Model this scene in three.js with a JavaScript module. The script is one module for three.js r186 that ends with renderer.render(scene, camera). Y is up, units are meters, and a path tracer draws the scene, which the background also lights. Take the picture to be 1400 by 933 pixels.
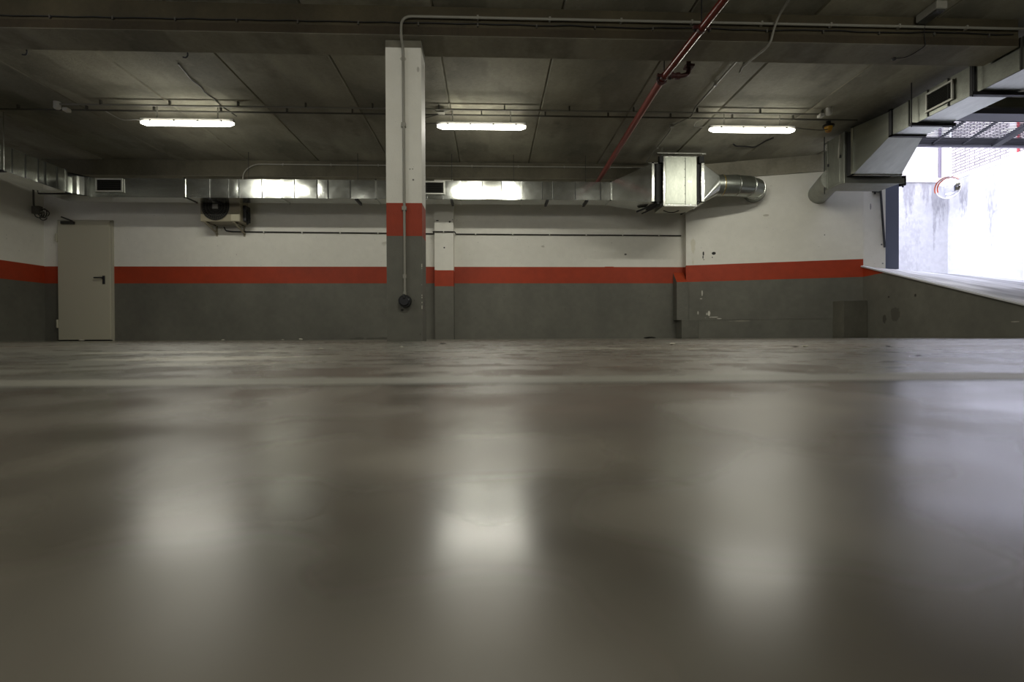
import * as THREE from 'three';
import { RoundedBoxGeometry } from 'three/addons/geometries/RoundedBoxGeometry.js';
import { mergeGeometries } from 'three/addons/utils/BufferGeometryUtils.js';
import { RectAreaLightUniformsLib } from 'three/addons/lights/RectAreaLightUniformsLib.js';

// ------------------------------------------------------------------ camera, sky, exposure
// World: x right, y up, three's z towards the viewer. Depths in this file are written as "Z" = -z, metres ahead of the camera.
const R = Math.PI / 180;
const scene = new THREE.Scene();
const camera = new THREE.PerspectiveCamera(2 * Math.atan(466.5 / 722) / R, 1400 / 933, 0.01, 200);
camera.position.set(0, 0.032, 0);
camera.rotation.set(-0.40 * R, -2.366 * R, -0.25 * R, 'YXZ');
camera.focus = 8;
camera.userData.fStop = 6.3;
scene.background = new THREE.Color(0.80, 0.82, 1.0);          // even overcast sky over the ramp yard
scene.backgroundIntensity = 6;
const renderer = new THREE.WebGLRenderer({ antialias: true });
renderer.toneMapping = THREE.LinearToneMapping;
renderer.toneMappingExposure = 1.0;
renderer.shadowMap.enabled = true;
RectAreaLightUniformsLib.init();
const LAMP_POWER = 74, LAMP_GLOW = 14;
const LAMP_COLOR = new THREE.Color(1.0, 0.975, 0.86);

// ------------------------------------------------------------------ helpers
let seed = 12345;
const rnd = () => ((seed = (seed * 1664525 + 1013904223) >>> 0) / 4294967296);
const rr = (a, b) => a + (b - a) * rnd();
const P = (x, y, Z) => new THREE.Vector3(x, y, -Z);
const used = {};
function numbered(n) {
  const k = used[n] = (used[n] ?? -1) + 1;
  return k ? n + '_' + String(k).padStart(3, '0') : n;
}
const origin = new WeakMap();
function tag(o, label, category, group, kind) {
  if (label) o.userData.label = label;
  if (category) o.userData.category = category;
  if (group) o.userData.group = group;
  if (kind) o.userData.kind = kind;
  return o;
}
function thing(name, label, category, at, group, kind) {
  const o = new THREE.Group();
  o.name = numbered(name);
  o.position.copy(P(...at));
  origin.set(o, o.position.clone());
  scene.add(o);
  return tag(o, label, category, group, kind);
}
// geometry in world coordinates becomes one mesh under its thing (or part)
function part(parent, name, geos, mat, label) {
  const g = Array.isArray(geos) ? merge(geos) : geos;
  const o = origin.get(parent);
  g.translate(-o.x, -o.y, -o.z);
  const m = new THREE.Mesh(g, mat);
  m.name = name;
  origin.set(m, o);
  parent.add(m);
  if (label) m.userData.label = label;
  return m;
}
function solo(name, geos, mat, label, category, group, kind) {
  const g = Array.isArray(geos) ? merge(geos) : geos;
  g.computeBoundingBox();
  const b = g.boundingBox, c = new THREE.Vector3((b.min.x + b.max.x) / 2, b.min.y, (b.min.z + b.max.z) / 2);
  g.translate(-c.x, -c.y, -c.z);
  const m = new THREE.Mesh(g, mat);
  m.name = numbered(name);
  m.position.copy(c);
  scene.add(m);
  return tag(m, label, category, group, kind);
}
function merge(list) {
  const flat = list.map((g) => {
    const n = g.index ? g.toNonIndexed() : g;
    for (const k of Object.keys(n.attributes)) if (!['position', 'normal', 'uv'].includes(k)) n.deleteAttribute(k);
    if (!n.attributes.uv) n.setAttribute('uv', new THREE.BufferAttribute(new Float32Array(n.attributes.position.count * 2), 2));
    return n;
  });
  return flat.length === 1 ? flat[0] : mergeGeometries(flat);
}
// boxes by their faces
function box(x0, x1, y0, y1, Z0, Z1, bevel = 0) {
  const w = x1 - x0, h = y1 - y0, d = Math.abs(Z1 - Z0);
  const g = bevel ? new RoundedBoxGeometry(w, h, d, 2, Math.min(bevel, w * 0.49, h * 0.49, d * 0.49)) : new THREE.BoxGeometry(w, h, d);
  return g.translate((x0 + x1) / 2, (y0 + y1) / 2, -(Z0 + Z1) / 2);
}
function cyl(a, b, r, seg = 16, r2 = r, open = false) {
  const d = new THREE.Vector3().subVectors(b, a), L = d.length();
  const g = new THREE.CylinderGeometry(r2, r, L, seg, 1, open);
  g.applyQuaternion(new THREE.Quaternion().setFromUnitVectors(new THREE.Vector3(0, 1, 0), d.normalize()));
  return g.translate((a.x + b.x) / 2, (a.y + b.y) / 2, (a.z + b.z) / 2);
}
function bar(a, b, w, h) {                                   // square bar from a to b
  const d = new THREE.Vector3().subVectors(b, a), L = d.length();
  const g = new THREE.BoxGeometry(w, L, h);
  g.applyQuaternion(new THREE.Quaternion().setFromUnitVectors(new THREE.Vector3(0, 1, 0), d.normalize()));
  return g.translate((a.x + b.x) / 2, (a.y + b.y) / 2, (a.z + b.z) / 2);
}
// a round tube swept along corner points; corners are rounded with radius f
function sweep(pts, r, f = 0.05, seg = 8) {
  const q = [];
  pts.forEach((p, i) => {
    if (i === 0 || i === pts.length - 1 || !f) return q.push(p.clone());
    const a = pts[i - 1], b = pts[i + 1];
    const da = new THREE.Vector3().subVectors(a, p), db = new THREE.Vector3().subVectors(b, p);
    const k = Math.min(f, da.length() * 0.48, db.length() * 0.48);
    const A = p.clone().addScaledVector(da.normalize(), k), B = p.clone().addScaledVector(db.normalize(), k);
    for (let j = 0; j <= 5; j++) {
      const t = j / 5;
      q.push(new THREE.Vector3().addScaledVector(A, (1 - t) * (1 - t)).addScaledVector(p, 2 * t * (1 - t)).addScaledVector(B, t * t));
    }
  });
  const T = q.map((p, i) => new THREE.Vector3().subVectors(q[Math.min(i + 1, q.length - 1)], q[Math.max(i - 1, 0)]).normalize());
  let n = Math.abs(T[0].y) < 0.9 ? new THREE.Vector3(0, 1, 0) : new THREE.Vector3(1, 0, 0);
  const pos = [], nor = [], uv = [], idx = [];
  let len = 0;
  q.forEach((p, i) => {
    if (i) len += p.distanceTo(q[i - 1]);
    n = n.clone().addScaledVector(T[i], -n.dot(T[i])).normalize();
    const b = new THREE.Vector3().crossVectors(T[i], n);
    for (let k = 0; k <= seg; k++) {
      const a = k / seg * Math.PI * 2, v = n.clone().multiplyScalar(Math.cos(a)).addScaledVector(b, Math.sin(a));
      pos.push(p.x + v.x * r, p.y + v.y * r, p.z + v.z * r); nor.push(v.x, v.y, v.z); uv.push(k / seg, len);
    }
  });
  for (let i = 0; i < q.length - 1; i++) for (let k = 0; k < seg; k++) {
    const a = i * (seg + 1) + k, b = a + seg + 1;
    idx.push(a, a + 1, b, b, a + 1, b + 1);
  }
  for (const [row, d] of [[0, -1], [q.length - 1, 1]]) {
    const c = pos.length / 3, t = T[row].clone().multiplyScalar(d);
    pos.push(q[row].x, q[row].y, q[row].z); nor.push(t.x, t.y, t.z); uv.push(0, 0);
    for (let k = 0; k <= seg; k++) { const s = (row * (seg + 1) + k) * 3; pos.push(pos[s], pos[s + 1], pos[s + 2]); nor.push(t.x, t.y, t.z); uv.push(0, 0); }
    for (let k = 0; k < seg; k++) d > 0 ? idx.push(c, c + 1 + k, c + 2 + k) : idx.push(c, c + 2 + k, c + 1 + k);
  }
  const g = new THREE.BufferGeometry();
  g.setAttribute('position', new THREE.Float32BufferAttribute(pos, 3));
  g.setAttribute('normal', new THREE.Float32BufferAttribute(nor, 3));
  g.setAttribute('uv', new THREE.Float32BufferAttribute(uv, 2));
  g.setIndex(idx);
  return g;
}
// flat-shaded polygons from corner lists
function polys(faces) {
  const pos = [], uv = [];
  for (const f of faces) for (let i = 1; i < f.length - 1; i++) for (const p of [f[0], f[i], f[i + 1]]) { pos.push(p.x, p.y, p.z); uv.push(p.x, p.y); }
  const g = new THREE.BufferGeometry();
  g.setAttribute('position', new THREE.Float32BufferAttribute(pos, 3));
  g.setAttribute('uv', new THREE.Float32BufferAttribute(uv, 2));
  g.computeVertexNormals();
  return g;
}
// uv in metres from the way each triangle faces
function metres(g, k = 1, ox = 0, oy = 0) {
  const n = g.index ? g.toNonIndexed() : g, p = n.attributes.position, N = n.attributes.normal, uv = new Float32Array(p.count * 2);
  for (let i = 0; i < p.count; i++) {
    const ax = Math.abs(N.getX(i)), ay = Math.abs(N.getY(i)), az = Math.abs(N.getZ(i));
    const [u, v] = ay >= ax && ay >= az ? [p.getX(i), -p.getZ(i)] : ax >= az ? [-p.getZ(i), p.getY(i)] : [p.getX(i), p.getY(i)];
    uv[2 * i] = (u + ox) * k; uv[2 * i + 1] = (v + oy) * k;
  }
  n.setAttribute('uv', new THREE.BufferAttribute(uv, 2));
  return n;
}
// ------------------------------------------------------------------ noise and textures
const hash = (x, y, s) => {
  let h = (Math.imul(x, 374761393) + Math.imul(y, 668265263) + Math.imul(s, 2147483647 ^ 0x5bd1e995)) | 0;
  h = Math.imul(h ^ (h >>> 13), 1274126177); h ^= h >>> 16;
  return (h >>> 0) / 4294967296;
};
function vnoise(x, y, px, py, s) {                           // value noise that repeats after px, py cells
  const xi = Math.floor(x), yi = Math.floor(y), fx = x - xi, fy = y - yi;
  const u = fx * fx * (3 - 2 * fx), v = fy * fy * (3 - 2 * fy), m = (a, n) => ((a % n) + n) % n;
  const a = hash(m(xi, px), m(yi, py), s), b = hash(m(xi + 1, px), m(yi, py), s), c = hash(m(xi, px), m(yi + 1, py), s), d = hash(m(xi + 1, px), m(yi + 1, py), s);
  return a + (b - a) * u + (c - a) * v + (a - b - c + d) * u * v;
}
function fbm(u, v, f, fy, oct, s) {
  let t = 0, w = 0.5, n = 0;
  for (let i = 0; i < oct; i++) { const k = 1 << i; t += w * vnoise(u * f * k, v * fy * k, f * k, fy * k, s + i); n += w; w *= 0.5; }
  return t / n;
}
const mix = (a, b, t) => a + (b - a) * t;
const mix3 = (a, b, t) => [mix(a[0], b[0], t), mix(a[1], b[1], t), mix(a[2], b[2], t)];
const step = (a, b, x) => { const t = Math.min(1, Math.max(0, (x - a) / (b - a))); return t * t * (3 - 2 * t); };
function texture(w, h, fn, srgb = true) {
  const d = new Uint8Array(w * h * 4);
  for (let j = 0; j < h; j++) for (let i = 0; i < w; i++) {
    const c = fn((i + 0.5) / w, (j + 0.5) / h), o = (j * w + i) * 4;
    d[o] = Math.min(255, Math.max(0, c[0])); d[o + 1] = Math.min(255, Math.max(0, c[1])); d[o + 2] = Math.min(255, Math.max(0, c[2])); d[o + 3] = 255;
  }
  const t = new THREE.DataTexture(d, w, h, THREE.RGBAFormat);
  t.wrapS = t.wrapT = THREE.RepeatWrapping;
  t.magFilter = THREE.LinearFilter; t.minFilter = THREE.LinearMipmapLinearFilter; t.generateMipmaps = true;
  if (srgb) t.colorSpace = THREE.SRGBColorSpace;
  t.needsUpdate = true;
  return t;
}
const M = (o) => new THREE.MeshStandardMaterial(o);
const hex = (r, g, b) => new THREE.Color().setRGB(r / 255, g / 255, b / 255, THREE.SRGBColorSpace);

// painted plaster: white above, a red band, grey below (heights in metres); marks = [u, y, ru, rv, colour, strength]
const WHITE = [226, 224, 214], RED = [158, 51, 11], GREY = [98, 97, 88];
function paint(W, H, res, s, { band = [1.0, 1.293], marks = [], mottled = 1, white = WHITE, chips = null, top = 99 } = {}) {
  const w = Math.min(2048, Math.round(W * res)), h = Math.round(H * res);
  return texture(w, h, (u, v) => {
    const x = u * W, y = v * H;
    const wob = (vnoise(x * 3, 0.5, 999, 9, s) - 0.5) * 0.006, n = fbm(u, v, Math.ceil(W * 1.3), Math.ceil(H * 1.3), 5, s + 3), fine = fbm(u, v, Math.ceil(W * 14), Math.ceil(H * 14), 3, s + 9);
    let c;
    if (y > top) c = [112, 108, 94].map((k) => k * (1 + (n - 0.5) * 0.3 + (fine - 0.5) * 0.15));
    else if (y > band[1] + wob) c = white.map((k) => k + (n - 0.5) * 14 * mottled + (fine - 0.5) * 7);
    else if (y > band[0] + wob * 0.7) c = RED.map((k) => k * (1 + (n - 0.5) * 0.22 + (fine - 0.5) * 0.09));
    else {
      const roll = fbm(u, v, Math.ceil(W * 2.2), Math.ceil(H * 0.9), 3, s + 5);
      c = GREY.map((k) => k * (1 + (n - 0.5) * 0.16 + (roll - 0.5) * 0.18 + (fine - 0.5) * 0.10));
    }
    const speck = vnoise(x * 55, y * 55, 9999, 999, s + 20);
    if (speck > 0.985) c = c.map((k) => k * 0.72);
    for (const [mu, my, ru, rv, col, k] of marks) {
      const du = (x - mu) / ru, dv = (y - my) / rv, d = du * du + dv * dv;
      if (d < 2.2) {
        const e = fbm(x * 0.37 + 3, y * 0.37 + 5, 24, 24, 3, s + 31 + Math.round(mu * 50));
        const t = step(0.55, 0.72, e + 0.42 * (1 - d)) * k * (d < 1 ? 1 : 1 - (d - 1) / 1.2);
        c = mix3(c, col, Math.max(0, Math.min(1, t)));
      }
    }
    if (chips) { const t = chips(x, y, fine, n); if (t) c = mix3(c, [196, 192, 178], t); }
    return c;
  });
}
const plasterBump = texture(512, 512, (u, v) => { const k = 255 * (0.6 * fbm(u, v, 12, 12, 4, 71) + 0.4 * fbm(u, v, 60, 60, 2, 77)); return [k, k, k]; }, false);
function wallMat(map, W, H, bump = 0.0016) {
  const b = plasterBump.clone(); b.repeat.set(W, H); b.needsUpdate = true;
  return M({ map, bumpMap: b, bumpScale: bump, roughness: 0.62 });
}
// bare concrete
const concreteMap = texture(1024, 1024, (u, v) => {
  const n = fbm(u, v, 3, 3, 6, 1), st = fbm(u, v, 10, 2, 4, 8), pat = step(0.56, 0.66, fbm(u, v, 4, 3, 5, 14)), fine = fbm(u, v, 90, 90, 2, 5);
  let k = 1 + (n - 0.5) * 0.4 + (st - 0.5) * 0.26 + (fine - 0.5) * 0.08 - 0.12 * pat;
  if (vnoise(u * 240, v * 240, 240, 240, 40) > 0.975) k *= 0.7;
  return [159 * k, 157 * k, 145 * k];
});
const concreteBump = texture(512, 512, (u, v) => { const k = 255 * (0.5 * fbm(u, v, 6, 6, 5, 3) + 0.5 * fbm(u, v, 70, 70, 2, 9)); return [k, k, k]; }, false);
function concrete(tint, rough = 0.85, rep = 0.4) {
  const m = concreteMap.clone(), b = concreteBump.clone();
  m.repeat.set(rep, rep); b.repeat.set(rep * 2, rep * 2); m.needsUpdate = b.needsUpdate = true;
  return M({ map: m, bumpMap: b, bumpScale: 0.003, roughness: rough, color: tint });
}
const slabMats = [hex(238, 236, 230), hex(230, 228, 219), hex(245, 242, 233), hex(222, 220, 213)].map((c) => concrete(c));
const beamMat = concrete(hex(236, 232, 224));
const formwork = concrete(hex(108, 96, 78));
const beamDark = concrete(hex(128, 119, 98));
// metals, plastics
const steelBump = texture(256, 256, (u, v) => { const k = 255 * fbm(u, v, 5, 5, 4, 60); return [k, k, k]; }, false);
const spangle = texture(512, 512, (u, v) => {
  const n = fbm(u, v, 24, 24, 2, 90), m = fbm(u, v, 4, 4, 3, 95), k = 1 + (n - 0.5) * 0.08 + (m - 0.5) * 0.12;
  return [206 * k, 209 * k, 203 * k];
});
const spangleRough = texture(256, 256, (u, v) => { const k = 40 + 26 * fbm(u, v, 4, 4, 3, 96); return [0, k, 0]; }, false);
const galv = M({ map: spangle, roughnessMap: spangleRough, roughness: 0.85, metalness: 0.95 });
const galvDull = M({ map: spangle, color: hex(202, 202, 197), roughness: 0.32, metalness: 0.95 });
const galvGrey = M({ map: spangle, color: hex(186, 186, 181), roughness: 0.5, metalness: 0.8 });
const galvEdge = M({ color: hex(214, 216, 210), roughness: 0.24, metalness: 1 });
const darkSteel = M({ color: hex(44, 44, 46), roughness: 0.55, metalness: 0.4 });
const rubber = M({ color: hex(26, 26, 26), roughness: 0.75 });
const blackPlastic = M({ color: hex(30, 30, 33), roughness: 0.45 });
const conduitGrey = M({ color: hex(146, 144, 134), roughness: 0.5 });
const conduitDark = M({ color: hex(86, 84, 76), roughness: 0.55 });
const cableBlack = M({ color: hex(20, 19, 18), roughness: 0.6 });
const whitePlastic = M({ color: hex(214, 212, 204), roughness: 0.45 });
const redPipe = M({ color: hex(104, 34, 26), roughness: 0.24 });
const redIron = M({ color: hex(66, 28, 24), roughness: 0.55 });
const beige = M({ color: hex(146, 139, 118), roughness: 0.45 });
const grilleDark = M({ color: hex(38, 38, 32), roughness: 0.6, metalness: 0.3 });
const grilleFrame = M({ color: hex(186, 186, 178), roughness: 0.4, metalness: 0.5 });

// ------------------------------------------------------------------ the setting: floor
const spill = (x, y, cx, cy, rx, ry, rot) => { const c = Math.cos(rot), s = Math.sin(rot), a = ((x - cx) * c + (y - cy) * s) / rx, b = (-(x - cx) * s + (y - cy) * c) / ry; return a * a + b * b; };
const SPILLS = [[5.54, 0.88, 0.16, 0.10, 0.8], [5.68, 0.70, 0.10, 0.05, 0.6], [5.3, 1.3, 0.25, 0.10, 0.6], [0.5, 1.5, 0.4, 0.2, 0.35]];
const FW = 6;                                                  // the floor pattern repeats every 6 m
const floorMap = texture(2048, 2048, (u, v) => {
  const big = fbm(u, v, 5, 5, 5, 200), mid = fbm(u, v, 22, 22, 4, 210), fine = fbm(u, v, 160, 160, 3, 220), rust = step(0.52, 0.7, fbm(u, v, 7, 7, 4, 230));
  const k = 1 + (big - 0.5) * 0.35 + (mid - 0.5) * 0.4 + (fine - 0.5) * 0.3;
  let c = mix3([84 * k, 83 * k, 74 * k], [91 * k, 84 * k, 74 * k], rust * 0.6);
  const dust = step(0.60, 0.72, fbm(u, v, 9, 30, 5, 240));
  c = mix3(c, [150, 146, 134], dust * 0.2);
  const cloud = fbm(u, v, 130, 130, 4, 242); c = c.map((q) => q * (1 + (cloud - 0.5) * 0.6));
  for (const [cx, cy, rx, ry, m] of SPILLS) { const d = spill(u * FW, v * FW, cx, cy, rx, ry, 0.1); if (d < 2) c = mix3(c, [182, 178, 162], m * step(0.42, 0.6, fbm(u, v, 60, 200, 4, 246) + 0.3 * (1 - d))); }
  if (vnoise(u * 700, v * 700, 700, 700, 250) > 0.985) c = c.map((q) => q * 0.6);
  return c;
});
floorMap.repeat.set(1 / FW, 1 / FW);
const floorRough = texture(1024, 1024, (u, v) => { const k = 255 * (0.29 + 0.16 * (fbm(u, v, 8, 8, 5, 260) - 0.5) + 0.26 * (fbm(u, v, 130, 130, 3, 242) - 0.5)); return [0, k, 0]; }, false);
floorRough.repeat.set(1 / FW, 1 / FW);
const floorBump = texture(1024, 1024, (u, v) => { const k = 255 * (0.8 * fbm(u, v, 40, 40, 2, 280) + 0.2 * fbm(u, v, 220, 220, 2, 290)); return [k, k, k]; }, false);
floorBump.repeat.set(1 / FW, 1 / FW);
const floorMat = new THREE.MeshPhysicalMaterial({ map: floorMap, roughnessMap: floorRough, roughness: 1, bumpMap: floorBump, bumpScale: 0.0006, ior: 1.5 });
const floorG = thing('floor', 'dark polished concrete garage floor with a worn painted line', 'floor', [1, 0, 0], null, 'structure');
part(floorG, 'floor_slab', metres(box(-8.2, 10.6, -0.25, 0, -9.4, 9.9)), floorMat);
const lineMap = texture(1024, 64, (u, v) => {
  const worn = fbm(u, v, 60, 6, 4, 300), edge = step(0, 0.16, v + (worn - 0.5) * 0.16) * step(0, 0.16, 1 - v + (worn - 0.5) * 0.16);
  const c = mix3([86, 84, 75], [160, 156, 138], edge * (0.1 + 0.6 * worn));
  return c;
});
const lineG = part(floorG, 'painted_line', [box(-2.2, 2.6, -0.004, 0.0004, 0.362, 0.428)], M({ map: lineMap, roughness: 0.45 }), 'worn pale paint line across the floor');

// ------------------------------------------------------------------ walls
const TOP = 3.05;
const bw = 3.80 + 7.85;
const backMap = paint(bw, 3.25, 150, 400, { marks: [[5.9, 0.02, 0.8, 0.03, [60, 58, 50], 0.5], [10.3, 1.52, 0.03, 0.02, [60, 60, 55], 0.8], [6.0, 1.7, 0.1, 0.06, [190, 186, 172], 0.7], [8.8, 1.66, 0.05, 0.03, [170, 166, 155], 0.7]] });
solo('wall_back', box(-7.85, 3.80, 0, 3.25, 9.45, 9.8), wallMat(backMap, bw, 3.25), 'long back wall painted white, red and grey', 'wall', null, 'structure');
// left wall, slightly out of square
{
  const L = 19, map = paint(L, 3.25, 105, 430, {});
  const g = new THREE.BoxGeometry(L, 3.25, 0.3);
  const m = solo('wall_left', g, wallMat(map, L, 3.25), 'left side wall with the red band running to the door corner', 'wall', null, 'structure');
  m.rotation.y = Math.PI / 2 - 0.10;
  const dir = new THREE.Vector3(Math.cos(m.rotation.y), 0, -Math.sin(m.rotation.y)), nor = new THREE.Vector3(Math.sin(m.rotation.y), 0, Math.cos(m.rotation.y));
  m.position.copy(P(-7.68, 0, 9.47)).addScaledVector(dir, -L / 2 + 0.05).addScaledVector(nor, -0.15);
}
// the oblique wall on the right
const w2 = thing('wall_right', 'oblique white, red and grey wall between the back corner and the ramp', 'wall', [3.48, 0, 9.25], null, 'structure');
{
  const L = 2.774, ang = -Math.atan2(0.82, 2.65);
  const BLK = [22, 20, 18], PALE = [205, 202, 190];
  const marks = [[0.292, 1.50, 0.012, 0.035, BLK, 1], [0.286, 1.43, 0.009, 0.03, BLK, 0.9], [0.30, 1.385, 0.02, 0.012, BLK, 0.8], [0.466, 1.49, 0.032, 0.022, BLK, 1], [0.44, 1.42, 0.008, 0.012, BLK, 0.7], [0.27, 0.80, 0.012, 0.05, PALE, 0.7], [0.25, 0.70, 0.03, 0.02, PALE, 0.6],
    [0.345, 0.44, 0.022, 0.05, PALE, 1], [0.385, 0.43, 0.025, 0.05, PALE, 1], [0.33, 0.36, 0.03, 0.012, PALE, 0.8], [0.47, 0.37, 0.08, 0.012, PALE, 0.8], [0.55, 0.345, 0.05, 0.008, PALE, 0.8], [0.20, 0.45, 0.012, 0.03, PALE, 0.7], [0.9, 0.30, 0.25, 0.012, [140, 136, 122], 0.7],
    [2.2, 1.72, 0.012, 0.012, BLK, 0.6], [0.12, 1.6, 0.04, 0.3, [196, 190, 160], 0.35], [1.3, 2.1, 0.05, 0.02, [170, 165, 150], 0.7]];
  const map = paint(L, 3.25, 300, 460, { marks });
  const mat = wallMat(map, L, 3.25), turn = new THREE.Matrix4().makeRotationY(ang).setPosition(P(3.48, 0, 9.25));
  const face = new THREE.BoxGeometry(L, 3.25, 0.28).translate(L / 2, 3.25 / 2, -0.14);
  // the lowest 32 cm stand back a little
  const low = new THREE.BoxGeometry(L, 0.32, 0.27);
  const uvs = low.attributes.uv; for (let i = 0; i < uvs.count; i++) uvs.setY(i, uvs.getY(i) * 0.32 / 3.25);
  low.translate(L / 2, 0.16, -0.139);
  const up = new THREE.BoxGeometry(L, 2.93, 0.28); { const a = up.attributes.uv; for (let i = 0; i < a.count; i++) a.setY(i, (0.32 + a.getY(i) * 2.93) / 3.25); }
  up.translate(L / 2, 0.32 + 2.93 / 2, -0.14);
  part(w2, 'wall_face', up.applyMatrix4(turn), mat);
  part(w2, 'wall_foot', low.applyMatrix4(turn), mat);
  // concrete edge beam over it
  part(w2, 'edge_beam', metres(new THREE.BoxGeometry(L + 0.1, 0.28, 0.34).translate(L / 2 - 0.05, 2.915, -0.13).applyMatrix4(turn)), beamMat);
  void face;
}
const greyMap = texture(256, 256, (u, v) => { const n = fbm(u, v, 4, 4, 5, 500), f = fbm(u, v, 40, 40, 2, 505), k = 1 + (n - 0.5) * 0.2 + (f - 0.5) * 0.1; return GREY.map((q) => q * k); });
const greyPaint = M({ map: greyMap, roughness: 0.62 });
const redPaint = M({ color: hex(160, 54, 14), roughness: 0.6 });
// low buttress at the left end of the oblique wall, its top sloped and painted red
{
  const t = thing('trim_1', 'low grey buttress with sloped red top at the left end of the oblique wall', 'buttress', [3.4, 0, 9.35], null, 'structure');
  const a = 3.318, b = 3.50, zf = 9.262, zb = 9.46;
  part(t, 'buttress_body', polys([
    [P(a, 0.325, zf), P(b, 0.325, zf - 0.05), P(b, 1.0, zf - 0.05), P(a, 1.0, zf)],
    [P(a, 0.325, zb), P(a, 0.325, zf), P(a, 1.0, zf), P(a, 1.2, zb)],
    [P(a, 0.325, zf), P(a, 0.325, zb), P(b, 0.325, zb), P(b, 0.325, zf - 0.05)],
  ]), greyPaint);
  part(t, 'sloped_top', polys([[P(a, 1.0, zf), P(b, 1.0, zf - 0.05), P(b, 1.2, zb), P(a, 1.2, zb)]]), redPaint);
  part(t, 'buttress_foot', box(3.372, 3.67, 0, 0.328, 9.175, 9.46, 0.006), greyPaint);
}
// square pilaster on the back wall
{
  const map = paint(0.333, 3.0, 220, 520, { band: [1.0, 1.302], marks: [[0.17, 1.725, 0.016, 0.016, [10, 10, 10], 1], [0.055, 2.23, 0.03, 0.012, [30, 28, 24], 0.9], [0.27, 2.21, 0.02, 0.02, [30, 28, 24], 0.9], [0.32, 2.25, 0.012, 0.02, [30, 28, 24], 0.8], [0.02, 2.13, 0.015, 0.012, [40, 38, 34], 0.7]] });
  solo('pilaster', box(-0.962, -0.632, 0, 2.79, 9.27, 9.46, 0), wallMat(map, 0.333, 3.0), 'shallow white, red and grey pilaster on the back wall behind the column', 'pilaster', null, 'structure');
}
// end walls behind the camera and at the right, closing the hall
solo('wall_front', box(-9.5, 10.6, 0, 4.0, -9.4, -9.1), wallMat(paint(20, 4, 40, 540, {}), 20, 4), 'far wall of the garage behind the camera', 'wall', null, 'structure');
solo('wall_side', box(10.1, 10.4, 0, 4.2, -9.1, 8.45), wallMat(paint(17.5, 4.2, 40, 550, {}), 17.5, 4.2), 'wall on the far side of the ramp', 'wall', null, 'structure');

// ------------------------------------------------------------------ ceiling: precast slabs with open joints, beams
const ceil = thing('ceiling', 'concrete ceiling of precast slabs with open joints', 'ceiling', [0, TOP, 4], null, 'structure');
{
  const x0 = -4.09, W = 1.193;
  for (const [Za, Zb] of [[5.06, 9.3], [0.24, 5.06], [-4.6, 0.24], [-9.2, -4.6]]) for (let i = -4; i < 9; i++) {
    const a = x0 + i * W, b = Math.min(a + W, 5.66), dz = rr(0, 0.006);
    if (a > 5.6) continue;
    const g = new THREE.BoxGeometry(b - a - 0.002, 0.2, Zb - Za);
    // chamfer the two lower long edges: the joint between neighbours
    const s = new THREE.Shape(), h = (b - a) / 2 - 0.001, c = 0.014;
    s.moveTo(-h, 0.2); s.lineTo(-h, c * 1.4); s.lineTo(-h + c, 0); s.lineTo(h - c, 0); s.lineTo(h, c * 1.4); s.lineTo(h, 0.2);
    const e = new THREE.ExtrudeGeometry(s, { depth: Zb - Za, bevelEnabled: false });
    e.translate((a + b) / 2, TOP + dz, -Zb);
    part(ceil, 'ceiling_slab', metres(e, 1, i * 0.7, Za * 0.3), slabMats[(i * 7 + Math.round(Za) + 40) % 4]);
    void g;
  }
  part(ceil, 'roof_layer', metres(box(-9.5, 5.66, TOP + 0.2, TOP + 0.5, -9.4, 9.8)), beamMat);
}
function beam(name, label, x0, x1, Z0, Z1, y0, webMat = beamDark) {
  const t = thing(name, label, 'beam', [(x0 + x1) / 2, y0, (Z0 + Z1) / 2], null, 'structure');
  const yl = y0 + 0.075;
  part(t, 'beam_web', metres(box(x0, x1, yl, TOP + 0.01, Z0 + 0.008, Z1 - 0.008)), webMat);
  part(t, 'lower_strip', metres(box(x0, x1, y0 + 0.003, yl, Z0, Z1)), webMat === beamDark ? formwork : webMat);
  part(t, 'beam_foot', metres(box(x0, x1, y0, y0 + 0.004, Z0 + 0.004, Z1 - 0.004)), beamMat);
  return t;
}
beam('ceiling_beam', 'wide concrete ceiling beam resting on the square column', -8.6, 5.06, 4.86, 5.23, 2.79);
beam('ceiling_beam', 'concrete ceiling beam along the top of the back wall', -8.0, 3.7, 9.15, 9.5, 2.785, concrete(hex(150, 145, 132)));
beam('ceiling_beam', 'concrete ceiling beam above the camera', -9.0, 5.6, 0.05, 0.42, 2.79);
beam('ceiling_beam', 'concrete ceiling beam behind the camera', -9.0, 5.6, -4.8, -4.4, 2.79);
// upstand and higher ceiling over the ramp
solo('trim_2', metres(box(5.66, 5.76, TOP - 0.02, 3.8, -9.1, 7.6)), beamMat, 'concrete upstand between the garage ceiling and the higher ramp ceiling', 'upstand', null, 'structure');
solo('ceiling_ramp', metres(box(5.7, 10.4, 3.5, 3.8, -9.1, 7.42)), beamMat, 'higher concrete ceiling over the ramp', 'ceiling', null, 'structure');
solo('lintel', metres(box(5.66, 10.6, 3.37, 4.0, 7.42, 7.62)), concrete(hex(150, 150, 120)), 'concrete lintel over the vehicle opening', 'lintel', null, 'structure');

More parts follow.
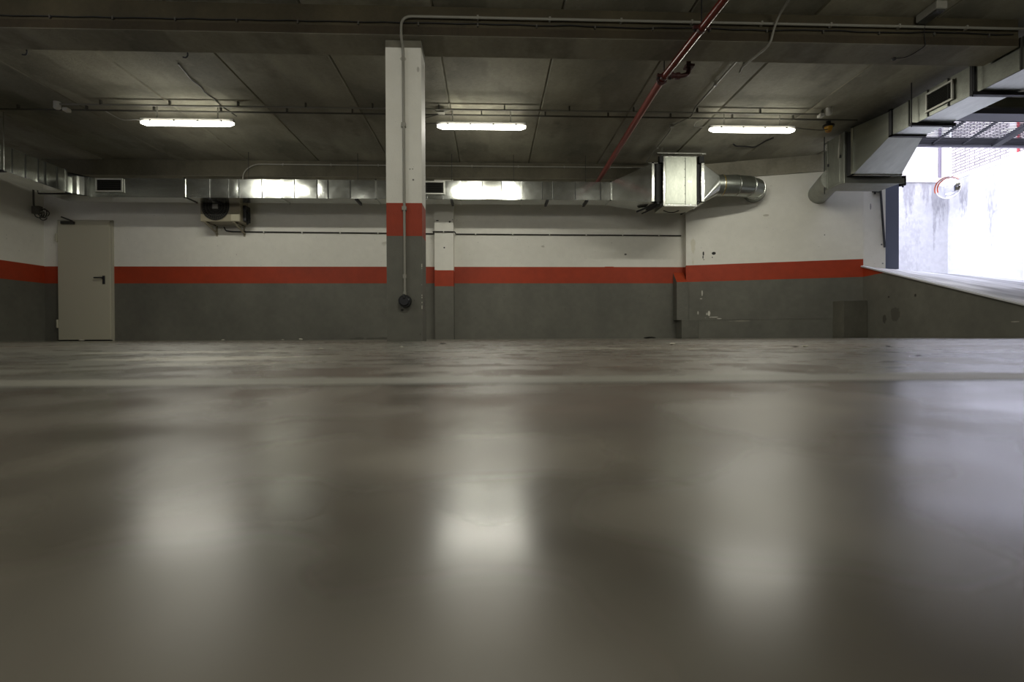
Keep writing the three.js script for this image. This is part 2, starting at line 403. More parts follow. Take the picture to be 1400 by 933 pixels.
// ------------------------------------------------------------------ column
{
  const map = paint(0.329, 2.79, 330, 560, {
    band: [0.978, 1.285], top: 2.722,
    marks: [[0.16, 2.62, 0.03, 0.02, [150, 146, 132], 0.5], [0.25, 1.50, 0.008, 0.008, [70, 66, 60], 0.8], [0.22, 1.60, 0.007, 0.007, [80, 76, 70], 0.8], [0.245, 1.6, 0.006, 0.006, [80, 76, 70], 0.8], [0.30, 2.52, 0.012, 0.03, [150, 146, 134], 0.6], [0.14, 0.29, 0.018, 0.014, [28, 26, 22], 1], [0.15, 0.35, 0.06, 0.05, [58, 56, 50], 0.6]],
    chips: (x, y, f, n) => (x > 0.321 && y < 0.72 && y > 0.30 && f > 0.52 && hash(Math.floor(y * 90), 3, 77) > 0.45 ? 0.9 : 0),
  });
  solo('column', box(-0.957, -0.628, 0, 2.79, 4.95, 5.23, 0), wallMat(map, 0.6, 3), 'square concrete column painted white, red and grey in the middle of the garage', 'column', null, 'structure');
}

// ------------------------------------------------------------------ ramp and the yard outside
const w3x = (Z) => 6.118 - 0.12 * (8.42 - Z);
{
  const PALE = [196, 192, 178], DK = [40, 38, 32];
  // side wall of the ramp as a wedge
  const map = paint(4.3, 1.2, 330, 600, { band: [1.0, 1.3], marks: [[0.66, 0.62, 0.03, 0.018, DK, 0.9], [1.25, 0.60, 0.02, 0.02, DK, 0.9], [0.56, 0.29, 0.06, 0.08, [60, 58, 50], 0.7], [0.82, 0.35, 0.11, 0.1, [62, 60, 52], 0.5], [2.86, 0.18, 0.07, 0.007, PALE, 0.6]] });
  const prof = [[8.50, 0], [8.50, 1.172], [4.2, 0.004], [4.2, 0]], th = 0.2;
  const front = prof.map(([Z, y]) => P(w3x(Z), y, Z)), back = prof.map(([Z, y]) => P(w3x(Z) + th, y, Z));
  const g = polys([[front[0], front[3], front[2], front[1]], [back[0], back[1], back[2], back[3]], [front[1], front[2], back[2], back[1]], [front[0], front[1], back[1], back[0]]]);
  const p = g.attributes.position, uv = g.attributes.uv;
  for (let i = 0; i < p.count; i++) uv.setXY(i, (8.43 + p.getZ(i)) / 4.3, p.getY(i) / 1.2);
  solo('wall_ramp', g, wallMat(map, 4.3, 1.2), 'grey wedge shaped side wall of the ramp with a red corner', 'wall', null, 'structure');
  solo('trim_3', box(5.70, 6.10, 0, 0.607, 8.30, 8.75, 0.006), M({ map: greyMap, color: hex(236, 233, 228), roughness: 0.7 }), 'low grey concrete block in the corner beside the ramp', 'block', null, 'structure');
}
const rampMap = texture(1024, 1024, (u, v) => {
  const n = fbm(u, v, 6, 6, 5, 640), s = fbm(u, v, 26, 5, 4, 650), track = step(0.5, 0.66, fbm(u, v, 9, 2, 4, 655)), k = 1 + (n - 0.5) * 0.3 + (s - 0.5) * 0.36 - 0.2 * track;
  return [222 * k, 222 * k, 224 * k];
});
const rampMat = M({ map: rampMap, bumpMap: concreteBump, bumpScale: 0.004, roughness: 0.75 });
{
  const inner = (Z) => [w3x(Z) - 0.004, Math.max(0.002, 1.168 - 0.2722 * (8.43 - Z))];
  const outer = (Z) => [10.12, Math.max(0.002, 1.426 - 0.2 * (11.4 - Z))];
  const grid = (rows, n) => {                                   // rows of [left, right] points
    const pos = [], uv = [], idx = [];
    rows.forEach(([a, b], j) => { for (let i = 0; i <= n; i++) { const t = i / n, q = a.clone().lerp(b, t); pos.push(q.x, q.y, q.z); uv.push(q.x / 3, -q.z / 3); } void j; });
    for (let j = 0; j < rows.length - 1; j++) for (let i = 0; i < n; i++) { const a = j * (n + 1) + i, b = a + n + 1; idx.push(a, a + 1, b, b, a + 1, b + 1); }
    const g = new THREE.BufferGeometry();
    g.setAttribute('position', new THREE.Float32BufferAttribute(pos, 3)); g.setAttribute('uv', new THREE.Float32BufferAttribute(uv, 2)); g.setIndex(idx); g.computeVertexNormals();
    return g;
  };
  const rows = [];
  for (let k = 0; k <= 12; k++) { const Z = 4.1 + (8.43 - 4.1) * k / 12, a = inner(Z), b = outer(Z); rows.push([P(a[0], a[1], Z), P(b[0], b[1], Z)]); }
  const rows2 = [];
  for (let k = 0; k <= 8; k++) { const t = k / 8, Z = 8.43 + 3.1 * t; rows2.push([P(mix(6.13, 6.0, t), mix(1.168, 1.62, t), Z), P(10.3, mix(outer(8.43)[1], 1.435, t), Z)]); }
  const t = thing('ramp', 'pale concrete vehicle ramp rising to the yard outside', 'ramp', [8, 0, 6], null, 'structure');
  part(t, 'ramp_surface', grid(rows, 10), rampMat);
  part(t, 'yard_surface', grid(rows2, 10), rampMat);
  // pale kerb lip along the free edge
  const lip = [];
  const a = P(w3x(8.43) - 0.006, 1.176, 8.43), b = P(w3x(4.4) - 0.006, 0.079, 4.4);
  lip.push(bar(a, b, 0.06, 0.02));
  part(t, 'kerb_lip', lip, M({ map: rampMap, roughness: 0.7 }));
}
// pier and outer walls of the yard
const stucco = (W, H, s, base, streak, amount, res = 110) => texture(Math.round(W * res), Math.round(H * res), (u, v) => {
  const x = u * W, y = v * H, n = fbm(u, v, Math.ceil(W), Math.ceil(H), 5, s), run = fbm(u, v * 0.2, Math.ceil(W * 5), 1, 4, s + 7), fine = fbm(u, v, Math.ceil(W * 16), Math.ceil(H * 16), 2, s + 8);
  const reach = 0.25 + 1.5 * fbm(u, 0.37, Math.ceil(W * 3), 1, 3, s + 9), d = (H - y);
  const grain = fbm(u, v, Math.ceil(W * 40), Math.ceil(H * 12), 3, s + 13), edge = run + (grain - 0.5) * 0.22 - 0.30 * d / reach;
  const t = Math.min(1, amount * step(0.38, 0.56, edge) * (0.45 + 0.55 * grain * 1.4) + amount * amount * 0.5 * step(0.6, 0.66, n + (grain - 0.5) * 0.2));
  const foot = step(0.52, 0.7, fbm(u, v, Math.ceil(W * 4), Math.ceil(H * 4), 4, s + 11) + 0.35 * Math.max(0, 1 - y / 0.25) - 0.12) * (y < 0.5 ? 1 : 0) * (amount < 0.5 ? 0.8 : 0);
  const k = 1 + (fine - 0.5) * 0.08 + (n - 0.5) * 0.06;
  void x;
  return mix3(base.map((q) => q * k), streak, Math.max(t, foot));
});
solo('pier', box(6.125, 6.50, 0, 3.75, 8.43, 8.9), wallMat(paint(0.4, 3.75, 200, 660, { band: [-2, -1], marks: [[0.13, 2.15, 0.012, 0.06, [120, 118, 116], 0.8], [0.33, 1.53, 0.016, 0.012, [90, 88, 88], 0.9], [0.35, 1.22, 0.014, 0.012, [120, 118, 116], 0.8]] }), 0.4, 3.75), 'white pier at the left side of the vehicle opening', 'pier', null, 'structure');
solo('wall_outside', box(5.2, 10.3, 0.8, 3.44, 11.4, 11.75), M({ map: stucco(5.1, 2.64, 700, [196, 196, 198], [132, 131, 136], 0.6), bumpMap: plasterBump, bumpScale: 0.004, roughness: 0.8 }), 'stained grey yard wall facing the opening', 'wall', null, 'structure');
{
  const L = 5.2, H = 2.9, g = new THREE.BoxGeometry(L, H, 0.3);
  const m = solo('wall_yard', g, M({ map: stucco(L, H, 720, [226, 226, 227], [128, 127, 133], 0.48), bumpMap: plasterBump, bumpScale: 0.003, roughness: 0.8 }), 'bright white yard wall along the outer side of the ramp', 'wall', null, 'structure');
  // its face runs from the corner towards the viewer
  const ang = -Math.PI / 2 - Math.atan(0.058);
  m.rotation.y = ang;
  m.position.copy(P(10.22, 0.54, 11.4)).add(new THREE.Vector3(-0.058, 0, 1).normalize().multiplyScalar(L / 2)).add(new THREE.Vector3(1, 0, 0.058).normalize().multiplyScalar(0.15));
}
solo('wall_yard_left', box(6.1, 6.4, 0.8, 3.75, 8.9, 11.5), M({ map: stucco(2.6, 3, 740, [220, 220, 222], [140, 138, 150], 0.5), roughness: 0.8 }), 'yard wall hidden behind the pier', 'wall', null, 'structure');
// neighbours above the yard walls
{
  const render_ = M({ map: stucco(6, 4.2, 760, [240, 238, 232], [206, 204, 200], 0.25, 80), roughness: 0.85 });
  const t = thing('neighbour_house', 'white rendered neighbour house wall above the yard wall', 'building', [8, 3.44, 11.7]);
  part(t, 'house_wall', box(5.2, 10.2, 3.44, 4.9, 11.52, 12.2), render_);
  part(t, 'wall_cap', [box(5.2, 10.26, 3.44, 3.53, 11.37, 11.6, 0.01), box(5.2, 10.26, 3.53, 3.56, 11.44, 11.6, 0.008)], M({ color: hex(235, 233, 228), roughness: 0.7 }), 'white coping strip');
  part(t, 'corner_strip', box(10.13, 10.25, 3.56, 4.9, 11.38, 11.52, 0.01), M({ color: hex(232, 230, 226), roughness: 0.7 }));
  const dp = part(t, 'downpipe', cyl(P(10.10, 3.56, 11.47), P(10.10, 4.85, 11.47), 0.025, 10), M({ color: hex(120, 112, 128), roughness: 0.5 }));
  void dp;
}
{
  const bw_ = 1.2, bh_ = 0.5, rowsN = 8, colsN = 5;                // one repeat: eight courses
  const brickAt = (u, v) => { const row = Math.floor(v * rowsN), x = u * colsN + (row % 2) * 0.5, fx = x - Math.floor(x), fy = v * rowsN - row; return [row, Math.floor(x) % colsN, Math.min(fx, 1 - fx) * bw_ / colsN, Math.min(fy, 1 - fy) * bh_ / rowsN]; };
  const map = texture(512, 256, (u, v) => { const [r, c, dx, dy] = brickAt(u, v), m = Math.min(dx, dy) < 0.006, k = 0.86 + 0.26 * hash(r, c, 5) + 0.1 * (fbm(u, v, 60, 30, 2, 801) - 0.5); return m ? [104, 98, 106] : [200 * k, 194 * k, 190 * k]; });
  const bmp = texture(512, 256, (u, v) => { const [, , dx, dy] = brickAt(u, v), k = 255 * step(0.002, 0.009, Math.min(dx, dy)); return [k, k, k]; }, false);
  map.repeat.set(1 / bw_, 1 / bh_); bmp.repeat.set(1 / bw_, 1 / bh_);
  const t = thing('brick_house', 'pale brick neighbour house above the bright yard wall', 'building', [10.6, 3.44, 9.5]);
  const L = 5.0, ang = -Math.PI / 2 - Math.atan(0.058), turn = new THREE.Matrix4().makeRotationY(ang).setPosition(P(10.27, 3.44, 11.36));
  const g = new THREE.BoxGeometry(L, 1.8, 0.4).translate(L / 2, 0.9, -0.2); { const u = g.attributes.uv, p = g.attributes.position; for (let i = 0; i < u.count; i++) u.setXY(i, p.getX(i), p.getY(i)); }
  part(t, 'brick_wall', g.applyMatrix4(turn), M({ map, bumpMap: bmp, bumpScale: 0.01, roughness: 0.85 }));
  part(t, 'stone_sill', new RoundedBoxGeometry(L, 0.10, 0.16, 2, 0.012).translate(L / 2, 0.05, -0.02).applyMatrix4(turn), M({ color: hex(232, 232, 230), roughness: 0.7 }));
  part(t, 'render_strip', new THREE.BoxGeometry(0.14, 1.7, 0.06).translate(1.50, 0.95, 0).applyMatrix4(turn), M({ color: hex(236, 234, 230), roughness: 0.7 }));
  part(t, 'downpipe', cyl(new THREE.Vector3(1.61, 0.1, 0.03), new THREE.Vector3(1.61, 1.8, 0.03), 0.02, 8).applyMatrix4(turn), M({ color: hex(176, 60, 66), roughness: 0.5 }), 'thin red downpipe');
}
// ------------------------------------------------------------------ traffic mirror in the yard corner
{
  const c = P(9.79, 3.185, 10.9), t = thing('traffic_mirror', 'round convex traffic mirror with orange visor in the yard corner', 'mirror', [9.79, 2.9, 10.9]);
  const aim = new THREE.Matrix4().lookAt(new THREE.Vector3(-1.6, 1.2, -5.0).add(new THREE.Vector3(0, 0, 0)), c, new THREE.Vector3(0, 1, 0)).setPosition(c);
  const r = 0.215, Rr = 0.52, prof = [];
  for (let k = 0; k <= 14; k++) { const s = r * k / 14; prof.push(new THREE.Vector2(s, Math.sqrt(Rr * Rr - s * s) - Math.sqrt(Rr * Rr - r * r))); }
  const dome = new THREE.LatheGeometry(prof, 40).rotateX(Math.PI / 2);
  part(t, 'mirror_dome', dome.clone().translate(0, 0, 0.01).applyMatrix4(aim), M({ color: 0xf2f2f4, metalness: 1, roughness: 0.04 }));
  part(t, 'rim', new THREE.TorusGeometry(0.222, 0.011, 10, 40).translate(0, 0, 0.008).applyMatrix4(aim), M({ color: hex(206, 204, 200), roughness: 0.45 }));
  part(t, 'visor', new THREE.CylinderGeometry(0.236, 0.234, 0.065, 30, 1, true, Math.PI * 0.69, Math.PI * 0.9).rotateX(Math.PI / 2).translate(0, 0, 0.03).applyMatrix4(aim), M({ color: hex(190, 82, 38), roughness: 0.5, side: THREE.DoubleSide }), 'orange rain visor');
  part(t, 'backing', new THREE.CylinderGeometry(0.212, 0.16, 0.07, 30).rotateX(-Math.PI / 2).translate(0, 0, -0.03).applyMatrix4(aim), M({ color: hex(150, 148, 150), roughness: 0.6 }));
  part(t, 'bracket', [cyl(c.clone().add(new THREE.Vector3(0.03, -0.02, -0.04)), P(10.22, 3.2, 11.2), 0.022, 10), cyl(P(10.2, 3.1, 11.2), P(10.2, 3.3, 11.2), 0.03, 10)], galvDull);
}
// ------------------------------------------------------------------ overhead gate, its post and arm
{
  const N = [7.64, 3.30], F = [8.30, 3.158], x0 = 6.55, x1 = 10.0, at = (x, t, dy = 0) => P(x, mix(N[1], F[1], t) + dy, mix(N[0], F[0], t));
  const gm = M({ color: hex(60, 60, 66), roughness: 0.5, metalness: 0.3 });
  const t = thing('overhead_gate', 'raised dark slatted overhead gate above the ramp', 'gate', [8.4, 3.15, 8.0]);
  part(t, 'bottom_rail', box(x0, x1, F[1] - 0.03, F[1] + 0.1, F[0], F[0] + 0.05, 0.004), gm);
  part(t, 'top_rail', box(x0, x1, N[1] - 0.05, N[1] + 0.03, N[0] - 0.25, N[0] + 0.02, 0.004), gm);
  part(t, 'lit_lip', box(x0, x1, F[1] - 0.055, F[1] - 0.028, F[0] - 0.005, F[0] + 0.055, 0.006), M({ color: hex(150, 148, 160), roughness: 0.7 }), 'pale lip under the bottom rail, daylight on it put into the colour');  // lit lip of the bottom rail, its daylight painted as a pale colour
  const slats = [];
  for (let k = 0; k < 17; k++) { const p = at(x0, (k + 0.6) / 17.4), q = at(x1, (k + 0.6) / 17.4); slats.push(bar(p, q, 0.009, 0.015)); }
  part(t, 'slats', slats, gm).userData.kind = 'stuff';
  for (const x of [6.70, 7.18, 7.69, 8.83]) part(t, 'bar', bar(at(x, 0, -0.012), at(x, 1, -0.012), 0.03, 0.03), gm);
  part(t, 'lever', bar(at(8.23, 0, -0.03), at(8.23, 1, -0.03), 0.12, 0.05), gm);
  const bk = thing('gate_post', 'dark blue grey steel post beside the white pier', 'post', [6.64, 1.12, 8.6]);
  part(bk, 'post_box', box(6.50, 6.785, 1.14, 3.10, 8.5, 8.72, 0.004), M({ color: hex(104, 110, 128), roughness: 0.5, metalness: 0.2 }));
  part(bk, 'foot_plate', box(6.52, 6.75, 1.095, 1.142, 8.52, 8.70), rubber);
  const arm = part(t, 'lever_arm', bar(P(6.395, 2.40, 8.40), P(6.472, 1.48, 8.41), 0.035, 0.012), M({ color: hex(30, 30, 34), roughness: 0.5, metalness: 0.3 }), 'thin black lever arm');
  part(arm, 'pivot', box(6.27, 6.41, 2.385, 2.41, 8.395, 8.44), darkSteel);
  part(arm, 'pivot_pin', cyl(P(6.30, 2.35, 8.40), P(6.30, 2.41, 8.40), 0.012, 8), darkSteel);
}

// ------------------------------------------------------------------ fluorescent lamps
function makeLamp(label) {
  const t = thing('fluorescent_lamp', label, 'lamp', [-3.915, 2.83, 7.05], 'long fluorescent ceiling lamps');
  const xa = -4.50, xb = -3.33, y = 2.83, Z = 7.05;
  // rounded trough of the diffuser with tapered ends
  const s = new THREE.Shape();
  s.moveTo(-0.046, 0.016); s.lineTo(-0.048, 0.004); s.quadraticCurveTo(-0.046, -0.028, 0, -0.031); s.quadraticCurveTo(0.046, -0.028, 0.048, 0.004); s.lineTo(0.046, 0.016); s.closePath();
  const g = new THREE.ExtrudeGeometry(s, { depth: xb - xa, bevelEnabled: false, curveSegments: 8, steps: 20 }).rotateY(Math.PI / 2).translate(xa, y, -Z);
  const p = g.attributes.position;
  for (let i = 0; i < p.count; i++) { const e = Math.max(0, 1 - Math.min(p.getX(i) - xa, xb - p.getX(i)) / 0.06), k = 1 - 0.5 * e * e; p.setY(i, y + 0.01 + (p.getY(i) - y - 0.01) * k); p.setZ(i, -Z + (p.getZ(i) + Z) * k); }
  g.computeVertexNormals();
  part(t, 'diffuser', g, M({ color: 0xffffff, emissive: LAMP_COLOR, emissiveIntensity: LAMP_GLOW, roughness: 0.4 }));
  part(t, 'housing', box(xa - 0.01, xb + 0.01, y + 0.017, y + 0.062, Z - 0.024, Z + 0.024, 0.008), M({ color: hex(176, 174, 168), roughness: 0.5 }));
  for (let k = 0; k < 4; k++) part(t, 'clip', box(xa + 0.13 + k * 0.30, xa + 0.15 + k * 0.30, y + 0.006, y + 0.03, Z - 0.056, Z - 0.046, 0.002), galvEdge);
  for (const x of [xa + 0.2, xb - 0.2]) part(t, 'hanger', cyl(P(x, y + 0.06, Z), P(x, TOP + 0.005, Z), 0.008, 8), conduitGrey);
  return t;
}
const lamp0 = makeLamp('fluorescent ceiling lamp at the left, above the wall mounted air conditioner');
const lampSpots = [[-3.915, 7.05], [-0.10, 7.05, 'fluorescent ceiling lamp in the middle, just right of the column'], [3.565, 7.05, 'fluorescent ceiling lamp at the right, above the square fan box'],
  [-3.9, 2.35, 'fluorescent ceiling lamp above and left of the camera'], [-0.1, 2.35, 'fluorescent ceiling lamp above the camera'], [3.6, 2.35, 'fluorescent ceiling lamp above and right of the camera'],
  [-3.9, -2.3, 'fluorescent ceiling lamp behind the camera on the left'], [-0.1, -2.3, 'fluorescent ceiling lamp right behind the camera'], [3.6, -2.3, 'fluorescent ceiling lamp behind the camera on the right']];
lampSpots.forEach(([x, Z, label], i) => {
  if (i) { const c = lamp0.clone(); c.name = numbered('fluorescent_lamp'); c.position.copy(P(x, 2.83, Z)); c.userData = { ...lamp0.userData, label }; scene.add(c); }
  for (const s of [-1, 1]) {                                      // the two flanks of the round diffuser
    const l = new THREE.RectAreaLight(LAMP_COLOR, LAMP_POWER, 1.14, 0.062);
    l.name = 'lamp_light';
    l.position.copy(P(x, 2.83 - 0.034, Z + s * 0.044));
    l.lookAt(P(x, 2.83 - 0.034 - 1, Z + s * 0.6));
    scene.add(l);
  }
});

// ------------------------------------------------------------------ ducts
// one length of duct: x 0..L, y 0..H, z -D..0; the front is made of slightly bent sheets, each its own facet
function ductRun(L, H, D, sheets, amp = 1) {
  const gs = [], creases = [];
  let x = 0;
  const total = sheets.reduce((a, b) => a + b, 0);
  for (const s of sheets) {
    const w = L * s / total, n = 6, tilt = rr(-1, 1) * 0.06 * amp, bow = rr(-0.003, 0.004) * amp, nod = rr(-1, 1) * 0.03 * amp, twist = rr(-1, 1) * 0.012 * amp;
    const g = new THREE.PlaneGeometry(w, H, n, n), p = g.attributes.position;
    for (let i = 0; i < p.count; i++) {
      const a = p.getX(i) / w * 2, b = p.getY(i) / H * 2;
      p.setZ(i, bow * (1 - a * a) * (1 - b * b) + tilt * a * w / 2 + nod * b * H / 2 * (1 - a * a * 0.6) * 0.5 + twist * a * b * w / 2);
    }
    g.computeVertexNormals();
    gs.push(g.translate(x + w / 2, H / 2, 0));
    if (x > 0.02) creases.push(new THREE.BoxGeometry(0.011, H - 0.004, 0.034).translate(x, H / 2, -0.003));
    x += w;
  }
  gs.push(new THREE.BoxGeometry(L, H - 0.002, D - 0.012).translate(L / 2, H / 2, -D / 2 - 0.006));
  const body = merge(gs);
  body.userData.creases = creases.length ? merge(creases) : null;
  return body;
}
const roundSteel = M({ map: spangle, color: hex(196, 198, 194), roughness: 0.33, metalness: 0.95 });
const creaseShade = M({ color: hex(62, 62, 58), roughness: 0.5, metalness: 0.2 });  // dark colour standing for the shade in the sheet creases
function section(t, args, matrix, mat) {                              // a duct length; crease shade between its sheets painted as dark strips
  const g = ductRun(...args), c = g.userData.creases;
  const m = part(t, 'duct_section', g.applyMatrix4(matrix), mat);
  if (c) part(m, 'crease_shade', c.applyMatrix4(matrix), creaseShade).userData.kind = 'stuff';
}
function flange(H, D, x, out = 0.016, w = 0.026) {                 // rectangular angle frame round a duct at local x
  const f = (a, b, c, d, e, g) => new THREE.BoxGeometry(b - a, d - c, g - e).translate((a + b) / 2, (c + d) / 2, (e + g) / 2);
  return merge([f(x - w / 2, x + w / 2, -out, 0.004, -D - out, out), f(x - w / 2, x + w / 2, H - 0.004, H + out, -D - out, out), f(x - w / 2, x + w / 2, -out, H + out, -0.004, out), f(x - w / 2, x + w / 2, -out, H + out, -D - out, -D + 0.004)]);
}
function grille(t, w, h, place, bars = 9, lab) {                   // local: x 0..w, y 0..h, front z 0
  const e = 0.024, fr = [];
  for (const [a, b, c, d] of [[0, w, 0, e], [0, w, h - e, h], [0, e, e, h - e], [w - e, w, e, h - e]]) fr.push(new RoundedBoxGeometry(b - a, d - c, 0.02, 1, 0.003).translate((a + b) / 2, (c + d) / 2, 0.01));
  const f = part(t, 'grille_frame', merge(fr).applyMatrix4(place), grilleFrame, lab);
  part(f, 'grille_back', new THREE.BoxGeometry(w - e, h - e, 0.006).translate(w / 2, h / 2, 0.002).applyMatrix4(place), M({ color: hex(14, 14, 12), roughness: 0.9 }));
  for (let k = 0; k < bars; k++) part(f, 'grille_slat', new THREE.BoxGeometry(w - 2 * e, 0.004, 0.014).rotateX(0.6).translate(w / 2, e + (h - 2 * e) * (k + 0.5) / bars, 0.011).applyMatrix4(place), grilleDark);
}
const place = (ry, x, y, Z) => new THREE.Matrix4().makeRotationY(ry).setPosition(P(x, y, Z));
{
  // along the back wall
  const t = thing('ventilation_duct', 'long shiny galvanised duct along the top of the back wall', 'duct', [-2, 2.275, 8.8]);
  const y = 2.275, H = 0.297, D = 0.33, cuts = [-6.30, -4.825, -3.32, -1.83, -0.47, 0.52, 1.98];
  for (let i = 0; i < cuts.length - 1; i++) {
    const L = cuts[i + 1] - cuts[i], n = Math.round(L / 0.29), sh = Array.from({ length: n }, () => (rnd() < 0.3 ? 0.5 : 1) * rr(0.8, 1.2));
    section(t, [L, H, D, i === 0 ? [1] : sh, i === 0 ? 0.25 : 1], place(0, cuts[i], y, 8.6), galv);
    if (i) part(t, 'flange', flange(H, D, 0, 0.014, 0.022).applyMatrix4(place(0, cuts[i], y, 8.6)), galvEdge);
  }
  for (const x of [-4.45, -2.15, -0.62, 0.95, 1.6]) part(t, 'hanger_rail', box(x - 0.018, x + 0.018, y - 0.022, y - 0.002, 8.60, 8.97, 0.002), darkSteel);
  for (const x of [-3.9, -2.15, -0.62, 0.4, 1.6]) part(t, 'hanger_rod', cyl(P(x, y + H - 0.005, 8.75), P(x, TOP + 0.01, 8.75), 0.004, 6), darkSteel);
  grille(t, 0.42, 0.215, place(0, -6.19, 2.348, 8.592), 9, 'dark grille at the left end');
  grille(t, 0.42, 0.215, place(0, -1.14, 2.345, 8.592), 9, 'dark grille behind the column');
  // the run widens up to the fan box
  const q = 2.59, Zf = 8.34;
  const a = [P(1.99, y, 8.6), P(1.99, y + H, 8.6), P(1.99, y + H, 8.93), P(1.99, y, 8.93)], b = [P(q, 2.185, Zf), P(q, 2.80, Zf), P(q, 2.80, 8.95), P(q, 2.185, 8.95)];
  part(t, 'widening_piece', polys([[a[0], b[0], b[1], a[1]], [a[1], b[1], b[2], a[2]], [a[3], b[3], b[0], a[0]], [a[2], b[2], b[3], a[3]]]), galv);
  part(t, 'flange', flange(H, D, 0, 0.014, 0.024).applyMatrix4(place(0, 1.985, y, 8.6)), galvEdge);
  part(t, 'flange', flange(0.615, 0.61, 0, 0.012, 0.036).applyMatrix4(place(0, 2.605, 2.185, 8.34)), galvEdge);
}
{
  // along the left wall
  const t = thing('ventilation_duct', 'galvanised duct turning the corner along the left wall', 'duct', [-6.7, 2.285, 6.5]);
  const y = 2.285, H = 0.335, D = 0.40, xf = -6.46;
  for (const [Z0, Z1, sh] of [[3.2, 5.2, [1, 1, 1, 1]], [5.2, 7.1, [1, 1, 0.7, 1]], [7.1, 8.35, [0.8, 0.5, 0.5, 0.3, 0.5, 0.4]]]) {
    section(t, [Z1 - Z0, H, D, sh, 1.3], place(Math.PI / 2, xf, y, Z0), galv);
    part(t, 'flange', flange(H, D, 0, 0.014, 0.024).applyMatrix4(place(Math.PI / 2, xf, y, Z1)), galvEdge);
  }
  // mitred corner piece with a rounded inner edge
  const arc = [], n = 8;
  for (let k = 0; k <= n; k++) { const a = Math.PI / 2 * k / n; arc.push([xf + 0.16 - 0.16 * Math.cos(a), 8.44 + 0.16 * Math.sin(a)]); }
  const pts = [[xf, 8.35], ...arc, [-6.29, 8.60]];
  const faces = [];
  for (let i = 0; i < pts.length - 1; i++) faces.push([P(pts[i][0], y, pts[i][1]), P(pts[i + 1][0], y, pts[i + 1][1]), P(pts[i + 1][0], y + H - 0.03, pts[i + 1][1]), P(pts[i][0], y + H - 0.03, pts[i][1])]);
  const lowr = [...pts.map(([x, Z]) => P(x, y, Z)), P(-6.29, y, 8.93), P(xf - D, y, 8.93), P(xf - D, y, 8.35)], upr = lowr.map((p) => p.clone().setY(y + H - 0.03));
  for (const ring of [lowr, upr]) faces.push(ring);
  faces.push([lowr[lowr.length - 3], lowr[lowr.length - 2], upr[upr.length - 2], upr[upr.length - 3]], [lowr[lowr.length - 2], lowr[lowr.length - 1], upr[upr.length - 1], upr[upr.length - 2]]);
  part(t, 'corner_piece', polys(faces), galv);
  part(t, 'hanger_rail', box(-6.92, -6.44, y - 0.022, y - 0.002, 8.40, 8.44, 0.002), darkSteel);
  part(t, 'hanger_rail', box(-6.92, -6.44, y - 0.022, y - 0.002, 7.30, 7.34, 0.002), darkSteel);
  for (const Z of [7.30]) part(t, 'hanger_rod', cyl(P(-6.44, y, Z), P(-6.44, TOP + 0.01, Z), 0.006, 6), galvEdge);
}
{
  // on the right, towards the viewer
  const t = thing('ventilation_duct', 'galvanised duct with a louvred grille hanging at the right beside the ramp', 'duct', [5.3, 2.575, 5.2]);
  const y = 2.577, H = 0.312, D = 0.43, xf = 5.1;
  const runs = [[6.50, 5.40, [1, 1, 1, 1], 0.25], [5.36, 3.9, [1, 1, 1], 0.3], [3.9, 2.4, [1, 1, 1], 0.3]];
  for (const [Z0, Z1, sh, amp] of runs) {
    section(t, [Z0 - Z1, H, D, sh, amp], place(-Math.PI / 2, xf, y, Z0), galvDull);
    part(t, 'flange', flange(H, D, 0, 0.016, 0.05).applyMatrix4(place(-Math.PI / 2, xf, y, Z0 + 0.02)), darkSteel);
  }
  grille(t, 0.365, 0.225, place(-Math.PI / 2, xf - 0.008, 2.621, 5.965), 10, 'black louvred grille');
  // sloping piece down to the fan box
  const a = [P(5.1, 2.577, 6.53), P(5.1, 2.889, 6.53), P(5.53, 2.889, 6.53), P(5.53, 2.577, 6.53)], b = [P(5.1, 2.302, 7.21), P(5.1, 2.955, 7.21), P(5.79, 2.955, 7.21), P(5.79, 2.302, 7.21)];
  part(t, 'sloping_piece', polys([[a[0], a[1], b[1], b[0]], [a[0], b[0], b[3], a[3]], [a[3], b[3], b[2], a[2]], [a[1], a[2], b[2], b[1]]]), galvDull);
  part(t, 'flange', flange(0.653, 0.69, 0, 0.014, 0.04).applyMatrix4(place(-Math.PI / 2, 5.1, 2.302, 7.23)), galvEdge);
  for (const [Z, x1] of [[6.13, 5.58], [5.33, 5.68]]) {
    part(t, 'hanger_rail', box(5.03, x1, y - 0.036, y - 0.002, Z - 0.02, Z + 0.02, 0.002), darkSteel);
    part(t, 'hanger_rod', cyl(P(5.045, y - 0.05, Z), P(5.045, TOP + 0.01, Z), 0.006, 6), darkSteel);
    part(t, 'hanger_rod', cyl(P(x1 - 0.02, y - 0.05, Z), P(x1 - 0.02, TOP + 0.01, Z), 0.006, 6), darkSteel);
  }
}
